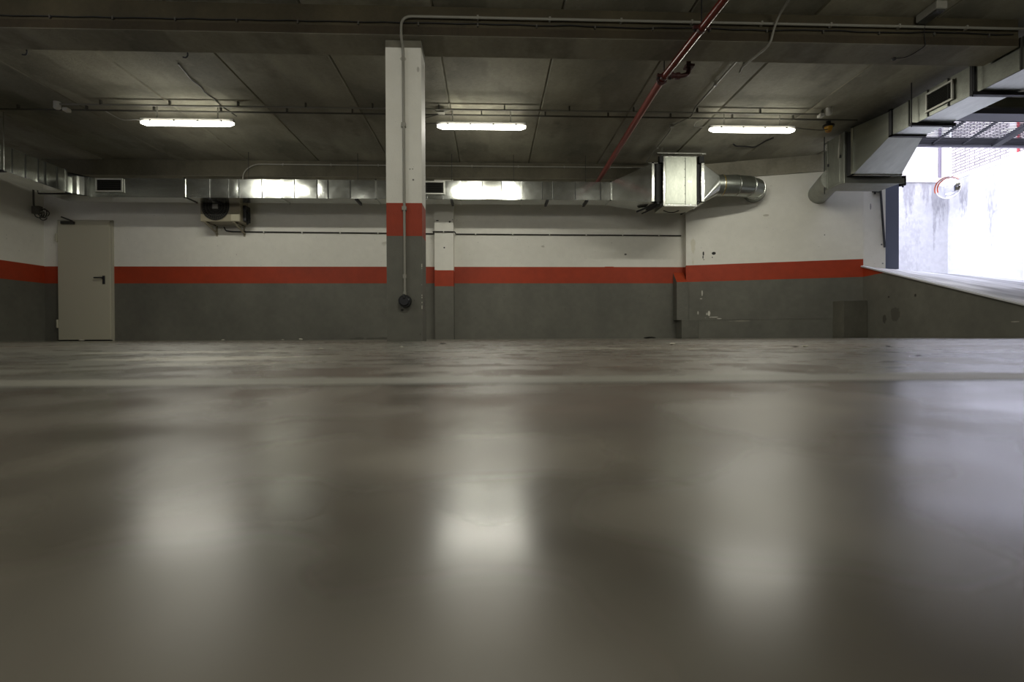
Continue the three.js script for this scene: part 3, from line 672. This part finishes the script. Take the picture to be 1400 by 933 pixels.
// ------------------------------------------------------------------ fan boxes
{
  const t = thing('ventilation_fan_box', 'square galvanised fan box at the end of the back wall duct', 'fan box', [3.05, 2.11, 8.55]);
  const x0 = 2.775, x1 = 3.30, y0 = 2.115, y1 = 2.90, Zf = 8.30, Zb = 8.80;
  const cs = M({ map: spangle, color: hex(226, 228, 220), roughness: 0.52, metalness: 0.8 });
  part(t, 'casing', box(x0, x1, y0, y1, Zf, Zb, 0.006), cs);
  part(t, 'front_panel', box(x0 + 0.022, x0 + 0.335, y0 + 0.03, y1 - 0.03, Zf - 0.006, Zf + 0.01, 0.003), cs);
  part(t, 'side_panel', box(x0 + 0.343, x1 - 0.004, y0 + 0.016, y1 - 0.016, Zf - 0.004, Zf + 0.01, 0.003), cs);
  part(t, 'panel_gap', box(x0 + 0.332, x0 + 0.347, y0 + 0.02, y1 - 0.02, Zf - 0.0035, Zf + 0.004), darkSteel);
  for (let k = 0; k < 6; k++) part(t, 'screw', cyl(P(x0 + 0.326, y0 + 0.06 + k * 0.13, Zf - 0.009), P(x0 + 0.326, y0 + 0.06 + k * 0.13, Zf), 0.006, 8), darkSteel);
  part(t, 'rating_plate', box(3.16, 3.21, 2.485, 2.515, Zf - 0.008, Zf, 0.001), galvEdge);
  part(t, 'corner_rail', [box(x0 - 0.018, x0 + 0.012, y0, y1, Zf - 0.008, Zf + 0.02, 0.003), box(x0, x1, y0 - 0.012, y0 + 0.016, Zf - 0.008, Zf + 0.02, 0.003), box(x0, x1, y1 - 0.014, y1 + 0.006, Zf - 0.008, Zf + 0.02, 0.003)], galvEdge);
  part(t, 'flexible_collar', [box(2.625, 2.76, 2.20, 2.79, 8.36, 8.92), box(2.66, 2.70, 2.19, 2.80, 8.345, 8.93)], rubber, 'black rubber collar');
  part(t, 'flexible_collar', box(3.30, 3.365, 2.20, 2.79, 8.34, 8.78), rubber);
  // hanging frame above
  for (const Z of [8.28, 8.76]) part(t, 'hanging_rail', box(2.655, 3.445, 2.935, 2.955, Z, Z + 0.04, 0.002), galvEdge);
  for (const x of [2.74, 3.38]) {
    part(t, 'mount', [box(x - 0.04, x + 0.04, 2.80, 2.915, 8.30, 8.38, 0.004)], rubber);
    part(t, 'hanger_rod', cyl(P(x, 2.90, 8.30), P(x, TOP + 0.01, 8.30), 0.006, 6), galvEdge);
  }
  part(t, 'support_strut', [bar(P(2.70, 2.175, 8.36), P(2.50, 2.155, 8.86), 0.05, 0.03), bar(P(2.74, 2.135, 8.33), P(2.58, 2.12, 8.86), 0.03, 0.02)], darkSteel);
  part(t, 'support_strut', bar(P(3.34, 2.165, 8.34), P(3.25, 2.11, 8.86), 0.03, 0.02), darkSteel);
  part(t, 'drain_cable', sweep([P(2.86, 2.11, 8.6), P(2.95, 2.085, 8.62), P(3.04, 2.083, 8.62), P(3.12, 2.11, 8.6)], 0.008, 0.05), cableBlack);
  // outlet: square to round, then a segmented bend into the oblique wall
  const q0 = 3.375, q1 = 3.70, cy = 2.50, cz = 8.50, rad = 0.168;
  part(t, 'outlet_flange', flange(0.62, 0.44, 0, 0.01, 0.045).applyMatrix4(place(0, 3.395, 2.18, 8.30)), galvEdge);
  const sq = [[2.18, 8.30], [2.80, 8.30], [2.80, 8.74], [2.18, 8.74]], faces = [];
  const ring = (k) => { const a = k / 24 * Math.PI * 2; return P(q1, cy + rad * Math.sin(a), cz - rad * Math.cos(a)); };
  for (let c = 0; c < 4; c++) {
    const A = P(q0, ...sq[c]), B = P(q0, ...sq[(c + 1) % 4]);
    // corner c takes six circle steps, the flat side one big triangle
    const mid = c === 0 ? -3 : c * 6 - 3;
    for (let k = 0; k < 6; k++) faces.push([A, ring(mid + k - 0), ring(mid + k + 1)].map((p) => p.clone()));
    faces.push([A, B, ring(mid + 6)]);
  }
  part(t, 'square_to_round', polys(faces), M({ map: spangle, roughness: 0.34, metalness: 0.92, side: THREE.DoubleSide }));
  const path = [[3.69, 8.50], [4.02, 8.50], [4.24, 8.54], [4.42, 8.66], [4.53, 8.85], [4.56, 9.10]];
  for (let i = 0; i < path.length - 1; i++) {
    const a = P(path[i][0], cy, path[i][1]), b = P(path[i + 1][0], cy, path[i + 1][1]);
    const d = new THREE.Vector3().subVectors(b, a).normalize();
    part(t, 'round_duct_segment', cyl(a.clone().addScaledVector(d, i ? -0.03 : 0), b.clone().addScaledVector(d, 0.03), rad, 28), roundSteel);
    part(t, 'seam', new THREE.TorusGeometry(rad + 0.002, 0.006, 6, 32).applyQuaternion(new THREE.Quaternion().setFromUnitVectors(new THREE.Vector3(0, 0, 1), d)).translate(a.x + d.x * (i ? 0 : 0.09), a.y, a.z + d.z * 0), galvEdge);
  }
  part(t, 'clamp_band', cyl(P(3.775, cy, 8.5), P(3.80, cy, 8.5), rad + 0.005, 28), M({ color: hex(150, 132, 70), roughness: 0.4, metalness: 0.7 }), 'brass coloured clamp band');
}
{
  const t = thing('ventilation_fan_box', 'tall dull galvanised fan box in the corner above the ramp side wall', 'fan box', [5.5, 2.24, 7.6]);
  const x0 = 5.1, x1 = 5.95, y0 = 2.24, y1 = 2.965, Z0 = 7.40, Z1 = 7.86;
  part(t, 'casing', box(x0, x1, y0, y1, Z0, Z1, 0.006), galvGrey);
  part(t, 'service_panel', box(x0 - 0.006, x0 + 0.006, y0 + 0.03, y1 - 0.03, 7.50, 7.76, 0.003), galvGrey);
  part(t, 'corner_rail', [box(x0 - 0.01, x0 + 0.02, y0, y1, Z1 - 0.02, Z1 + 0.006, 0.003), box(x0 - 0.01, x0 + 0.02, y0, y1, Z0 - 0.006, Z0 + 0.02, 0.003), box(x0 - 0.012, x0 + 0.01, y0, y1, 7.765, 7.78, 0.002)], galvGrey);
  part(t, 'flexible_collar', box(5.13, 5.76, 2.32, 2.94, 7.24, 7.41), rubber);
  part(t, 'bottom_tray', box(5.08, 5.97, 2.222, 2.30, 7.375, 7.40, 0.004), galvGrey);
  part(t, 'handle', box(x0 - 0.025, x0, 2.575, 2.615, 7.74, 7.76, 0.004), blackPlastic);
  part(t, 'handle', box(x0 - 0.025, x0, 2.62, 2.66, 7.47, 7.50, 0.004), blackPlastic);
  const label = texture(64, 64, (u, v) => { const l = vnoise(u * 9, v * 12, 9, 12, 900) > 0.5 && u > 0.15 && u < 0.85; return l ? [60, 60, 60] : [190, 190, 184]; });
  part(t, 'sticker', box(x0 - 0.009, x0 - 0.005, 2.83, 2.93, 7.79, 7.84), M({ map: label, roughness: 0.6 }));
  part(t, 'supply_cable', sweep([P(5.07, 2.94, 7.46), P(5.05, 2.86, 7.43), P(5.05, 2.72, 7.45), P(5.08, 2.62, 7.50)], 0.012, 0.06), conduitGrey, 'looped grey cable');
  part(t, 'support_bracket', [box(5.95, 6.0, 2.20, 2.34, 7.38, 7.46, 0.004), cyl(P(5.98, 2.18, 7.42), P(5.98, 2.26, 7.42), 0.012, 8)], darkSteel);
  part(t, 'hanger_rod', [cyl(P(x0 - 0.012, 2.19, Z1 - 0.02), P(x0 - 0.012, TOP + 0.01, Z1 - 0.02), 0.006, 6)], darkSteel);
  // round inlet bending back into the oblique wall
  const pth = [[5.19, 7.80], [5.30, 8.10], [5.55, 8.75]];
  for (let i = 0; i < pth.length - 1; i++) {
    const a = P(pth[i][0], 2.41, pth[i][1]), b = P(pth[i + 1][0], 2.41, pth[i + 1][1]), d = new THREE.Vector3().subVectors(b, a).normalize();
    part(t, 'round_duct_segment', cyl(a.clone().addScaledVector(d, -0.03), b.clone().addScaledVector(d, 0.03), 0.165, 24), galvGrey);
  }
}
// ------------------------------------------------------------------ air conditioner on the back wall
{
  const t = thing('air_conditioner', 'beige outdoor air conditioning unit on brackets high on the back wall', 'air conditioner', [-4.5, 1.98, 9.2]);
  const x0 = -4.84, x1 = -4.185, y0 = 1.995, y1 = 2.50, Z0 = 9.06, Z1 = 9.37;
  part(t, 'casing', box(x0, x1, y0, y1, Z0, Z1, 0.012), beige);
  const cx = -4.585, cy = 2.245;
  part(t, 'fan_recess', cyl(P(cx, cy, Z0 - 0.004), P(cx, cy, Z0 + 0.004), 0.225, 36), M({ color: hex(16, 16, 15), roughness: 0.8 }));
  const gd = part(t, 'fan_guard', [0.06, 0.11, 0.16, 0.205, 0.228].map((r) => new THREE.TorusGeometry(r, 0.004, 6, 36).translate(cx, cy, -(Z0 - 0.014))), M({ color: hex(64, 62, 56), roughness: 0.5 }));
  const sp = [];
  for (let k = 0; k < 36; k++) { const a = k / 36 * Math.PI * 2; sp.push(bar(new THREE.Vector3(cx + 0.05 * Math.cos(a), cy + 0.05 * Math.sin(a), -(Z0 - 0.014)), new THREE.Vector3(cx + 0.226 * Math.cos(a), cy + 0.226 * Math.sin(a), -(Z0 - 0.014)), 0.004, 0.004)); }
  part(gd, 'spokes', sp, M({ color: hex(64, 62, 56), roughness: 0.5 })).userData.kind = 'stuff';
  part(gd, 'badge', box(cx - 0.045, cx + 0.045, cy - 0.04, cy + 0.045, Z0 - 0.024, Z0 - 0.01, 0.006), M({ color: hex(150, 148, 140), roughness: 0.5 }), 'square grey badge');
  part(t, 'front_cover', box(-4.345, x1 - 0.004, y0 + 0.13, y1 - 0.01, Z0 - 0.006, Z0 + 0.01, 0.004), M({ color: hex(138, 128, 108), roughness: 0.5 }));
  part(t, 'pale_panel', box(-4.335, -4.20, y0 + 0.008, y0 + 0.125, Z0 - 0.008, Z0 + 0.01, 0.004), M({ color: hex(176, 170, 148), roughness: 0.4 }));
  part(t, 'valve_cover', box(x1 - 0.002, x1 + 0.05, y0 + 0.03, y0 + 0.30, Z0 + 0.10, Z1 - 0.03, 0.01), blackPlastic);
  part(t, 'pipe_tail', sweep([P(x1 + 0.03, 2.22, 9.2), P(x1 + 0.075, 2.17, 9.22), P(x1 + 0.08, 2.06, 9.24), P(x1 + 0.02, 1.99, 9.26)], 0.016, 0.05), rubber);
  for (const x of [-4.76, -4.29]) {
    const b = part(t, 'wall_bracket', [bar(P(x, 1.985, 9.05), P(x, 1.985, 9.45), 0.03, 0.012), bar(P(x, 1.98, 9.07), P(x + 0.01, 1.86, 9.44), 0.028, 0.02), bar(P(x, 2.0, 9.44), P(x, 1.82, 9.44), 0.03, 0.012)], beige);
    part(b, 'rubber_foot', [box(x - 0.03, x + 0.03, 1.985, 1.998, 9.10, 9.16), box(x - 0.03, x + 0.03, 1.985, 1.998, 9.30, 9.36)], rubber);
  }
}
// ------------------------------------------------------------------ pipes, cables and conduits
function run(name, label, category, pts, r, mat, { f = 0.05, clips = [], clipMat = conduitGrey, group, clipSize = 0.012 } = {}) {
  const t = thing(name, label, category, [pts[0].x, pts[0].y, -pts[0].z], group);
  part(t, 'tube', sweep(pts, r, f), mat);
  for (const c of clips) part(t, 'clip', new THREE.BoxGeometry(c.w ?? clipSize * 1.4, c.h ?? r * 2 + 0.012, c.d ?? r * 2 + 0.012).translate(c.x, c.y, c.z), clipMat);
  return t;
}
const clipsX = (x0, x1, step_, y, Z, o = {}) => { const a = []; for (let x = x0; x < x1; x += step_) a.push({ x, y, z: -Z, ...o }); return a; };
run('insulated_pipe', 'thin black pipe running along the white back wall from the air conditioner', 'pipe', [P(-4.62, 1.98, 9.40), P(-4.60, 1.915, 9.425), P(-4.50, 1.90, 9.43), P(-2.19, 1.885, 9.43), P(-0.98, 1.875, 9.43), P(-0.985, 1.878, 9.25), P(-0.61, 1.876, 9.25), P(-0.60, 1.872, 9.43), P(3.46, 1.858, 9.43)], 0.011, cableBlack, { f: 0.02, clipMat: whitePlastic, clips: [...clipsX(-3.95, -1.2, 0.66, 1.888, 9.435), { x: -0.8, y: 1.876, z: -9.255 }, ...clipsX(-0.25, 3.4, 0.66, 1.866, 9.435)] });
// front beam: conduit that turns down the column, and a cable
run('conduit', 'grey conduit on the front beam turning down the column to the black socket', 'conduit', [P(5.3, 2.945, 4.838), P(-0.792, 2.945, 4.838), P(-0.792, 2.745, 4.838), P(-0.790, 2.70, 4.928), P(-0.786, 0.43, 4.928)], 0.0125, conduitGrey, { f: 0.11, clips: [...clipsX(-0.1, 5.1, 0.66, 2.945, 4.842), { x: -0.79, y: 2.0, z: -4.934, w: 0.04 }, { x: -0.788, y: 1.23, z: -4.934, w: 0.04 }, { x: -0.787, y: 0.6, z: -4.934, w: 0.03 }] });
{
  const pts = []; for (let k = 0; k <= 60; k++) { const x = -5.2 + 10.2 * k / 60; pts.push(P(x, 2.896 + (x + 4.3) * 0.002 - 0.007 * Math.sin(k * Math.PI / 2.5) ** 2 - (x > 0.3 ? 0.012 * (0.5 - 0.5 * Math.cos(k * 0.9)) : 0), 4.858)); }
  run('cable', 'black cable clipped along the front beam', 'cable', pts, 0.006, cableBlack, { f: 0, clips: clipsX(-4.96, 4.8, 0.54, 2.89, 4.862, { w: 0.012, h: 0.03 }), clipMat: conduitDark });
}
// two long conduits on the ceiling over the lamps
run('conduit', 'long ceiling conduit over the lamps, the one farther from the back wall', 'conduit', [P(-5.40, 2.995, 6.90), P(4.55, 2.995, 6.90)], 0.0115, conduitGrey, { clips: clipsX(-4.9, 4.5, 0.85, 3.022, 6.90, { h: 0.06 }), clipMat: conduitDark });
run('conduit', 'long ceiling conduit over the lamps, the one nearer the back wall', 'conduit', [P(-7.6, 2.995, 7.07), P(5.05, 2.995, 7.07)], 0.0115, conduitDark, { clips: clipsX(-6.9, 4.9, 0.85, 3.022, 7.07, { h: 0.06 }), clipMat: conduitDark });
run('conduit', 'grey conduit along the top of the back wall beam, bending down behind the duct', 'conduit', [P(-4.18, 2.50, 9.12), P(-4.16, 2.86, 9.135), P(-3.98, 2.985, 9.137), P(3.3, 2.985, 9.137)], 0.011, conduitGrey, { f: 0.12, clips: clipsX(-3.5, 3.2, 0.8, 2.985, 9.142) });
run('conduit', 'thin ceiling conduit running from the front beam towards the fan box', 'conduit', [P(2.690, 3.02, 5.24), P(2.690, 3.028, 5.6), P(2.690, 3.028, 6.80), P(2.70, 2.97, 6.98), P(2.715, 3.028, 7.16), P(2.60, 3.028, 7.42), P(2.63, 3.028, 7.60), P(2.68, 3.028, 8.95)], 0.0115, conduitGrey, { f: 0.06, clips: [{ x: 2.69, y: 3.03, z: -6.2, w: 0.03 }, { x: 2.60, y: 3.028, z: -7.44, w: 0.05, d: 0.05 }, { x: 2.66, y: 3.03, z: -8.3, w: 0.03 }] });
run('flexible_conduit', 'grey flexible tube looping under the front beam near the red pipe', 'conduit', [P(2.655, 3.03, 4.2), P(2.67, 3.03, 4.62), P(2.675, 2.985, 4.80), P(2.645, 2.88, 4.825), P(2.63, 2.765, 4.85), P(2.60, 2.755, 5.0), P(2.50, 2.70, 5.16), P(2.52, 2.68, 5.24), P(2.58, 2.79, 5.27), P(2.66, 3.02, 5.30)], 0.011, conduitGrey, { f: 0.07, clips: [{ x: 2.665, y: 3.035, z: -4.45, w: 0.035, d: 0.03 }] });
run('lamp_cable', 'short curved cable from the ceiling conduit to the left lamp', 'cable', [P(-4.98, 2.995, 7.07), P(-4.90, 2.95, 7.09), P(-4.78, 2.885, 7.10), P(-4.62, 2.875, 7.06), P(-4.50, 2.872, 7.05)], 0.007, whitePlastic, { f: 0.08 });
run('lamp_cable', 'short cable into the left end of the middle lamp', 'cable', [P(-0.66, 2.995, 7.06), P(-0.98, 2.93, 7.1), P(-0.93, 2.875, 7.08), P(-0.68, 2.872, 7.05)], 0.006, conduitDark, { f: 0.06 });
run('lamp_cable', 'short looped cable into the left end of the right lamp', 'cable', [P(2.90, 2.995, 7.07), P(2.83, 2.985, 7.18), P(2.80, 2.90, 7.16), P(2.86, 2.875, 7.08), P(2.985, 2.872, 7.05)], 0.007, whitePlastic, { f: 0.06 });
run('lamp_cable', 'thin cable between the right lamp and the yellow sounder', 'cable', [P(4.14, 2.872, 7.05), P(4.40, 2.862, 7.08), P(4.62, 2.895, 7.18), P(4.75, 2.935, 7.24)], 0.006, conduitDark, { f: 0.1 });
run('loose_wire', 'loose black wire end lying along the ceiling left of the right fan box', 'cable', [P(3.80, 3.03, 8.10), P(3.87, 3.022, 8.17), P(4.0, 3.02, 8.16), P(4.17, 3.015, 8.19), P(4.22, 3.03, 8.14), P(4.25, 3.036, 7.95), P(4.30, 3.04, 7.85)], 0.011, cableBlack, { f: 0.05 });
run('loose_wire', 'crooked crack line on the ceiling slab above the left lamp, drawn as a thin tube', 'cable', [P(-3.40, 3.045, 5.95), P(-3.43, 3.045, 6.15), P(-3.46, 3.044, 6.3), P(-3.44, 3.044, 6.45), P(-3.47, 3.04, 6.62), P(-3.45, 3.044, 6.8), P(-3.465, 3.044, 7.02), P(-3.42, 3.044, 7.32)], 0.008, conduitDark, { f: 0.05 });  // slab crack drawn as a thin dark tube
// left corner: coil of cables on the wall
{
  const t = thing('cable_coil', 'untidy coil of dark cable hanging in the left corner above the door', 'cable', [-7.6, 2.05, 9.2]);
  part(t, 'drop_cable', sweep([P(-7.66, 2.60, 9.22), P(-7.66, 2.28, 9.22), P(-7.60, 2.16, 9.22)], 0.014, 0.05), conduitDark);
  part(t, 'junction_box', box(-7.66, -7.53, 2.14, 2.27, 9.17, 9.25, 0.008), conduitDark);
  for (let k = 0; k < 4; k++) { const a = rr(0, 6); part(t, 'loop', new THREE.TorusGeometry(rr(0.05, 0.085), 0.008, 6, 20).scale(1, rr(0.7, 1), 1).rotateY(rr(-0.5, 0.5)).translate(-7.52 + 0.06 * Math.cos(a), 2.12 + 0.04 * Math.sin(a), -9.22), M({ color: hex(52, 50, 44), roughness: 0.6 })); }
  part(t, 'stray_end', sweep([P(-7.56, 2.16, 9.2), P(-7.46, 2.19, 9.18), P(-7.42, 2.09, 9.2), P(-7.5, 2.04, 9.22)], 0.007, 0.05), conduitGrey);
}
// ------------------------------------------------------------------ red sprinkler main
{
  const t = thing('sprinkler_pipe', 'dark red fire main hanging under the ceiling from the front to the back wall', 'pipe', [1.83, 2.66, 5]);
  const a = P(2.10, 2.70, 0.0), b = P(1.790, 2.70, 5.43), c = P(1.862, 2.70, 9.16), dir = new THREE.Vector3().subVectors(b, a).normalize();
  part(t, 'main_pipe', cyl(a, b, 0.035, 24), redPipe);
  part(t, 'rear_pipe', cyl(b, c, 0.038, 24), M({ color: hex(126, 44, 35), roughness: 0.42 }));
  const ring = (p, r, w) => cyl(p.clone().addScaledVector(dir, -w / 2), p.clone().addScaledVector(dir, w / 2), r, 24);
  const at = (Z) => a.clone().lerp(b, Z / 5.43);
  part(t, 'coupling', [ring(at(5.43), 0.048, 0.05), ring(at(5.43), 0.056, 0.016)], redIron);
  part(t, 'coupling', ring(at(5.08), 0.037, 0.03), redPipe);
  for (const Z of [4.52, 5.36]) {
    const p = at(Z);
    const k = part(t, 'pipe_clamp', [ring(p, 0.04, 0.035), new THREE.BoxGeometry(0.15, 0.03, 0.03).translate(p.x, p.y + 0.005, p.z)], redIron);
    part(k, 'hanger_rod', cyl(p.clone().add(new THREE.Vector3(0, 0.03, 0)), p.clone().setY(TOP + 0.01), 0.006, 6), darkSteel);
    part(k, 'bolt', [cyl(p.clone().add(new THREE.Vector3(-0.062, -0.03, 0)), p.clone().add(new THREE.Vector3(-0.062, 0.03, 0)), 0.009, 8), cyl(p.clone().add(new THREE.Vector3(0.062, -0.03, 0)), p.clone().add(new THREE.Vector3(0.062, 0.03, 0)), 0.009, 8)], darkSteel);
  }
  // branch: out to the right, an elbow, up to the ceiling
  part(t, 'branch_pipe', sweep([P(1.80, 2.755, 5.45), P(1.90, 2.765, 5.47), P(2.03, 2.775, 5.50), P(2.10, 2.80, 5.50), P(2.105, 3.04, 5.50)], 0.024, 0.06, 12), redIron);
  part(t, 'branch_coupling', cyl(P(1.875, 2.762, 5.47), P(1.925, 2.767, 5.47), 0.036, 14), redIron);
  part(t, 'branch_coupling', cyl(P(1.96, 2.769, 5.49), P(2.0, 2.773, 5.49), 0.036, 14), redIron);
  part(t, 'branch_flange', [cyl(P(2.104, 2.86, 5.50), P(2.104, 2.89, 5.50), 0.046, 14), box(2.06, 2.15, 2.862, 2.885, 5.45, 5.55, 0.004)], redIron);
}
// ------------------------------------------------------------------ door in the back wall
{
  const t = thing('door_1', 'plain beige steel door at the left end of the back wall', 'door', [-6.97, 0, 9.44], null, 'structure');
  const x0 = -7.418, x1 = -6.524, y1 = 2.078, dm = M({ color: hex(186, 182, 162), roughness: 0.55 });
  part(t, 'frame', [box(x0 - 0.01, x0 + 0.035, 0, y1, 9.41, 9.46, 0.004), box(x1 - 0.03, x1 + 0.012, 0, y1, 9.41, 9.46, 0.004), box(x0 - 0.01, x1 + 0.012, y1 - 0.03, y1 + 0.01, 9.41, 9.46, 0.004)], M({ color: hex(176, 172, 154), roughness: 0.55 }));
  part(t, 'leaf', box(x0 + 0.004, x1 - 0.022, 0.022, y1 - 0.012, 9.395, 9.44, 0.004), dm);
  part(t, 'threshold', box(x0, x1, 0.0, 0.018, 9.40, 9.46), rubber);
  const h = part(t, 'handle', [sweep([P(-6.65, 1.09, 9.393), P(-6.65, 1.09, 9.34), P(-6.775, 1.087, 9.335)], 0.012, 0.02), cyl(P(-6.65, 1.09, 9.40), P(-6.65, 1.09, 9.375), 0.022, 14)], blackPlastic);
  part(h, 'handle_plate', box(-6.672, -6.628, 0.98, 1.125, 9.385, 9.397, 0.02), blackPlastic);
  for (const y of [1.71, 0.23]) part(t, 'hinge', [box(x0 - 0.045, x0 + 0.01, y, y + 0.14, 9.40, 9.45, 0.006), cyl(P(x0 - 0.015, y, 9.395), P(x0 - 0.015, y + 0.14, 9.395), 0.013, 10)], dm);
  part(t, 'door_closer', [box(-7.33, -7.12, 2.005, 2.055, 9.34, 9.395, 0.01), bar(P(-7.14, 2.06, 9.36), P(-7.31, 2.125, 9.34), 0.022, 0.012), bar(P(-7.31, 2.125, 9.34), P(-7.2, 2.075, 9.42), 0.022, 0.012)], M({ color: hex(46, 44, 38), roughness: 0.5 }), 'dark scissor arm door closer');
}
// ------------------------------------------------------------------ small fittings
{
  const t = thing('industrial_socket', 'round black socket low on the front of the column', 'socket', [-0.787, 0.3, 4.9]);
  const y = 0.372, x = -0.787;
  part(t, 'body', cyl(P(x, y, 4.951), P(x, y, 4.895), 0.060, 28, 0.056), blackPlastic);
  part(t, 'lid', cyl(P(x, y, 4.896), P(x, y, 4.876), 0.050, 28, 0.040), M({ color: hex(40, 40, 44), roughness: 0.4 }));
  part(t, 'cable_gland', cyl(P(x, y + 0.05, 4.925), P(x, y + 0.085, 4.925), 0.017, 12), conduitGrey, 'pale grey gland');
  part(t, 'latch', box(x - 0.012, x + 0.012, y + 0.02, y + 0.06, 4.868, 4.89, 0.004), blackPlastic);
}
function junction(label, x, y, Z, s, mat = whitePlastic) {
  const t = thing('junction_box', label, 'junction box', [x, y, Z], null);
  part(t, 'box', box(x - s, x + s, y, y + 0.05, Z - s * 0.9, Z + s * 0.9, 0.008), mat);
  part(t, 'lid', box(x - s * 0.92, x + s * 0.92, y - 0.008, y + 0.004, Z - s * 0.8, Z + s * 0.8, 0.004), mat);
  for (const sx of [-1, 1]) part(t, 'cable_gland', cyl(P(x + sx * s, y + 0.025, Z), P(x + sx * (s + 0.03), y + 0.025, Z), 0.014, 10), conduitGrey);
}
junction('dark grey junction box on the ceiling conduits just right of the column', -0.63, 2.985, 6.985, 0.05, conduitGrey);
{
  // smoke detectors: base and tilted white head
  const det = (label, x, Z, s) => {
    const t = thing('smoke_detector', label, 'detector', [x, 2.98, Z]);
    part(t, 'base', cyl(P(x, 2.99, Z), P(x, TOP + 0.004, Z), 0.05 * s, 20), whitePlastic);
    part(t, 'head', new THREE.SphereGeometry(0.052 * s, 20, 12).scale(1, 0.7, 1).translate(x, 2.985, -Z), whitePlastic);
    part(t, 'side_box', box(x - 0.13 * s, x - 0.05 * s, 2.955, 3.0, Z + 0.02, Z + 0.10, 0.01), whitePlastic);
    return t;
  };
  const a = det('white detector on the ceiling at the far left of the conduits', -5.49, 6.97, 0.8);
  a.scale.x = -1;
  det('white detector on the ceiling conduits right of the right lamp', 4.50, 6.84, 0.8);
}
{
  const t = thing('alarm_sounder', 'small yellow sounder with black cap under the ceiling beside the right fan box', 'alarm', [4.77, 2.9, 7.26]);
  part(t, 'cap', [cyl(P(4.77, 2.975, 7.26), P(4.77, 3.0, 7.26), 0.075, 20), cyl(P(4.77, 3.0, 7.26), P(4.77, TOP + 0.005, 7.26), 0.03, 12)], blackPlastic);
  part(t, 'body', cyl(P(4.77, 2.915, 7.26), P(4.77, 2.977, 7.26), 0.04, 20, 0.055), M({ color: hex(206, 156, 40), roughness: 0.45 }), 'yellow body');
  part(t, 'lens', new THREE.SphereGeometry(0.038, 16, 10).scale(1, 0.6, 1).translate(4.77, 2.915, -7.26), M({ color: hex(168, 120, 60), roughness: 0.3 }));
}
{
  const t = thing('emergency_light', 'grey emergency light box on the ceiling in front of the front beam', 'emergency light', [4.18, 2.97, 4.72]);
  part(t, 'body', box(4.02, 4.125, 2.975, 3.05, 4.60, 4.84, 0.012), conduitGrey);
  part(t, 'lens', box(4.03, 4.115, 2.962, 2.978, 4.615, 4.825, 0.006), M({ color: hex(70, 70, 68), roughness: 0.25 }));
  const w = thing('loose_wire', 'thin wire hanging from the emergency light under the beam', 'cable', [4.2, 2.7, 4.9]);
  part(w, 'wire', sweep([P(4.10, 2.97, 4.82), P(4.11, 2.90, 4.845), P(4.13, 2.775, 4.85), P(4.12, 2.772, 5.0), P(4.10, 2.775, 5.06), P(4.02, 2.78, 5.09)], 0.004, 0.03), cableBlack);
  part(w, 'wire_end', box(4.0, 4.03, 2.765, 2.79, 5.08, 5.11, 0.006), cableBlack);
}
for (const [x, label] of [[-4.43, 'small dark iron hook under the front beam at the far left'], [-2.93, 'small dark iron hook under the front beam above the left lamp']]) {
  const t = thing('iron_hook', label, 'hook', [x, 2.75, 5.26], null);
  part(t, 'hook', sweep([P(x + 0.02, 2.84, 5.24), P(x + 0.02, 2.775, 5.255), P(x, 2.755, 5.26), P(x - 0.03, 2.76, 5.26)], 0.007, 0.02), darkSteel);
}
// litter on the floor
const bits = [[-6.98, 9.33, 0.035, 'pale', 'crumpled pale paper scrap on the floor in front of the door'], [-4.6, 9.3, 0.022, 'pale', 'tiny pale crumb by the back wall below the air conditioner'], [-3.6, 9.33, 0.018, 'pale', 'tiny pale crumb by the back wall between the door and the column'], [-3.3, 9.36, 0.03, 'pale', 'small pale rubble piece against the back wall left of the column'],
  [-0.24, 2.7, 0.012, 'dark', 'flat dark chip on the floor just right of the column'], [0.70, 2.0, 0.010, 'pale', 'tiny pale chip on the floor below the sloped buttress'], [0.885, 1.5, 0.006, 'dark', 'tiny dark crumb on the floor, left one of a pair right of the middle'], [0.915, 1.5, 0.006, 'pale', 'tiny pale crumb on the floor, right one of a pair right of the middle'],
  [1.165, 1.5, 0.0055, 'dark', 'tiny dark crumb on the floor before the ramp side wall'], [0.67, 0.80, 0.0035, 'dark', 'tiny dark speck on the bluish shine near the right edge'], [2.85, 9.35, 0.08, 'dark', 'dark leaf litter on the floor left of the sloped buttress'], [-0.48, 1.52, 0.005, 'pale', 'tiny pale speck on the floor left of the column foot'], [-0.30, 1.8, 0.005, 'pale', 'tiny pale speck on the floor under the column foot']];
for (const [x, Z, s, tone, label] of bits) {
  const g = new THREE.IcosahedronGeometry(s, 1), p = g.attributes.position;
  for (let i = 0; i < p.count; i++) { const k = 0.7 + 0.5 * hash(Math.round(p.getX(i) * 1e4), Math.round(p.getZ(i) * 1e4), Math.round(p.getY(i) * 1e4) + 7); p.setXYZ(i, p.getX(i) * k * 1.3, p.getY(i) * k * (tone === 'dark' ? 0.22 : 0.45) + s * 0.3, p.getZ(i) * k); }
  g.computeVertexNormals();
  g.computeBoundingBox();
  solo('debris', g.translate(x, -g.boundingBox.min.y, -Z), tone === 'pale' ? M({ color: hex(200, 196, 182), roughness: 0.8 }) : M({ color: hex(30, 27, 22), roughness: 0.8 }), label, 'debris', 'litter on the garage floor');
}

scene.traverse((o) => { if (o.isMesh) { o.castShadow = true; o.receiveShadow = true; } });
renderer.render(scene, camera);
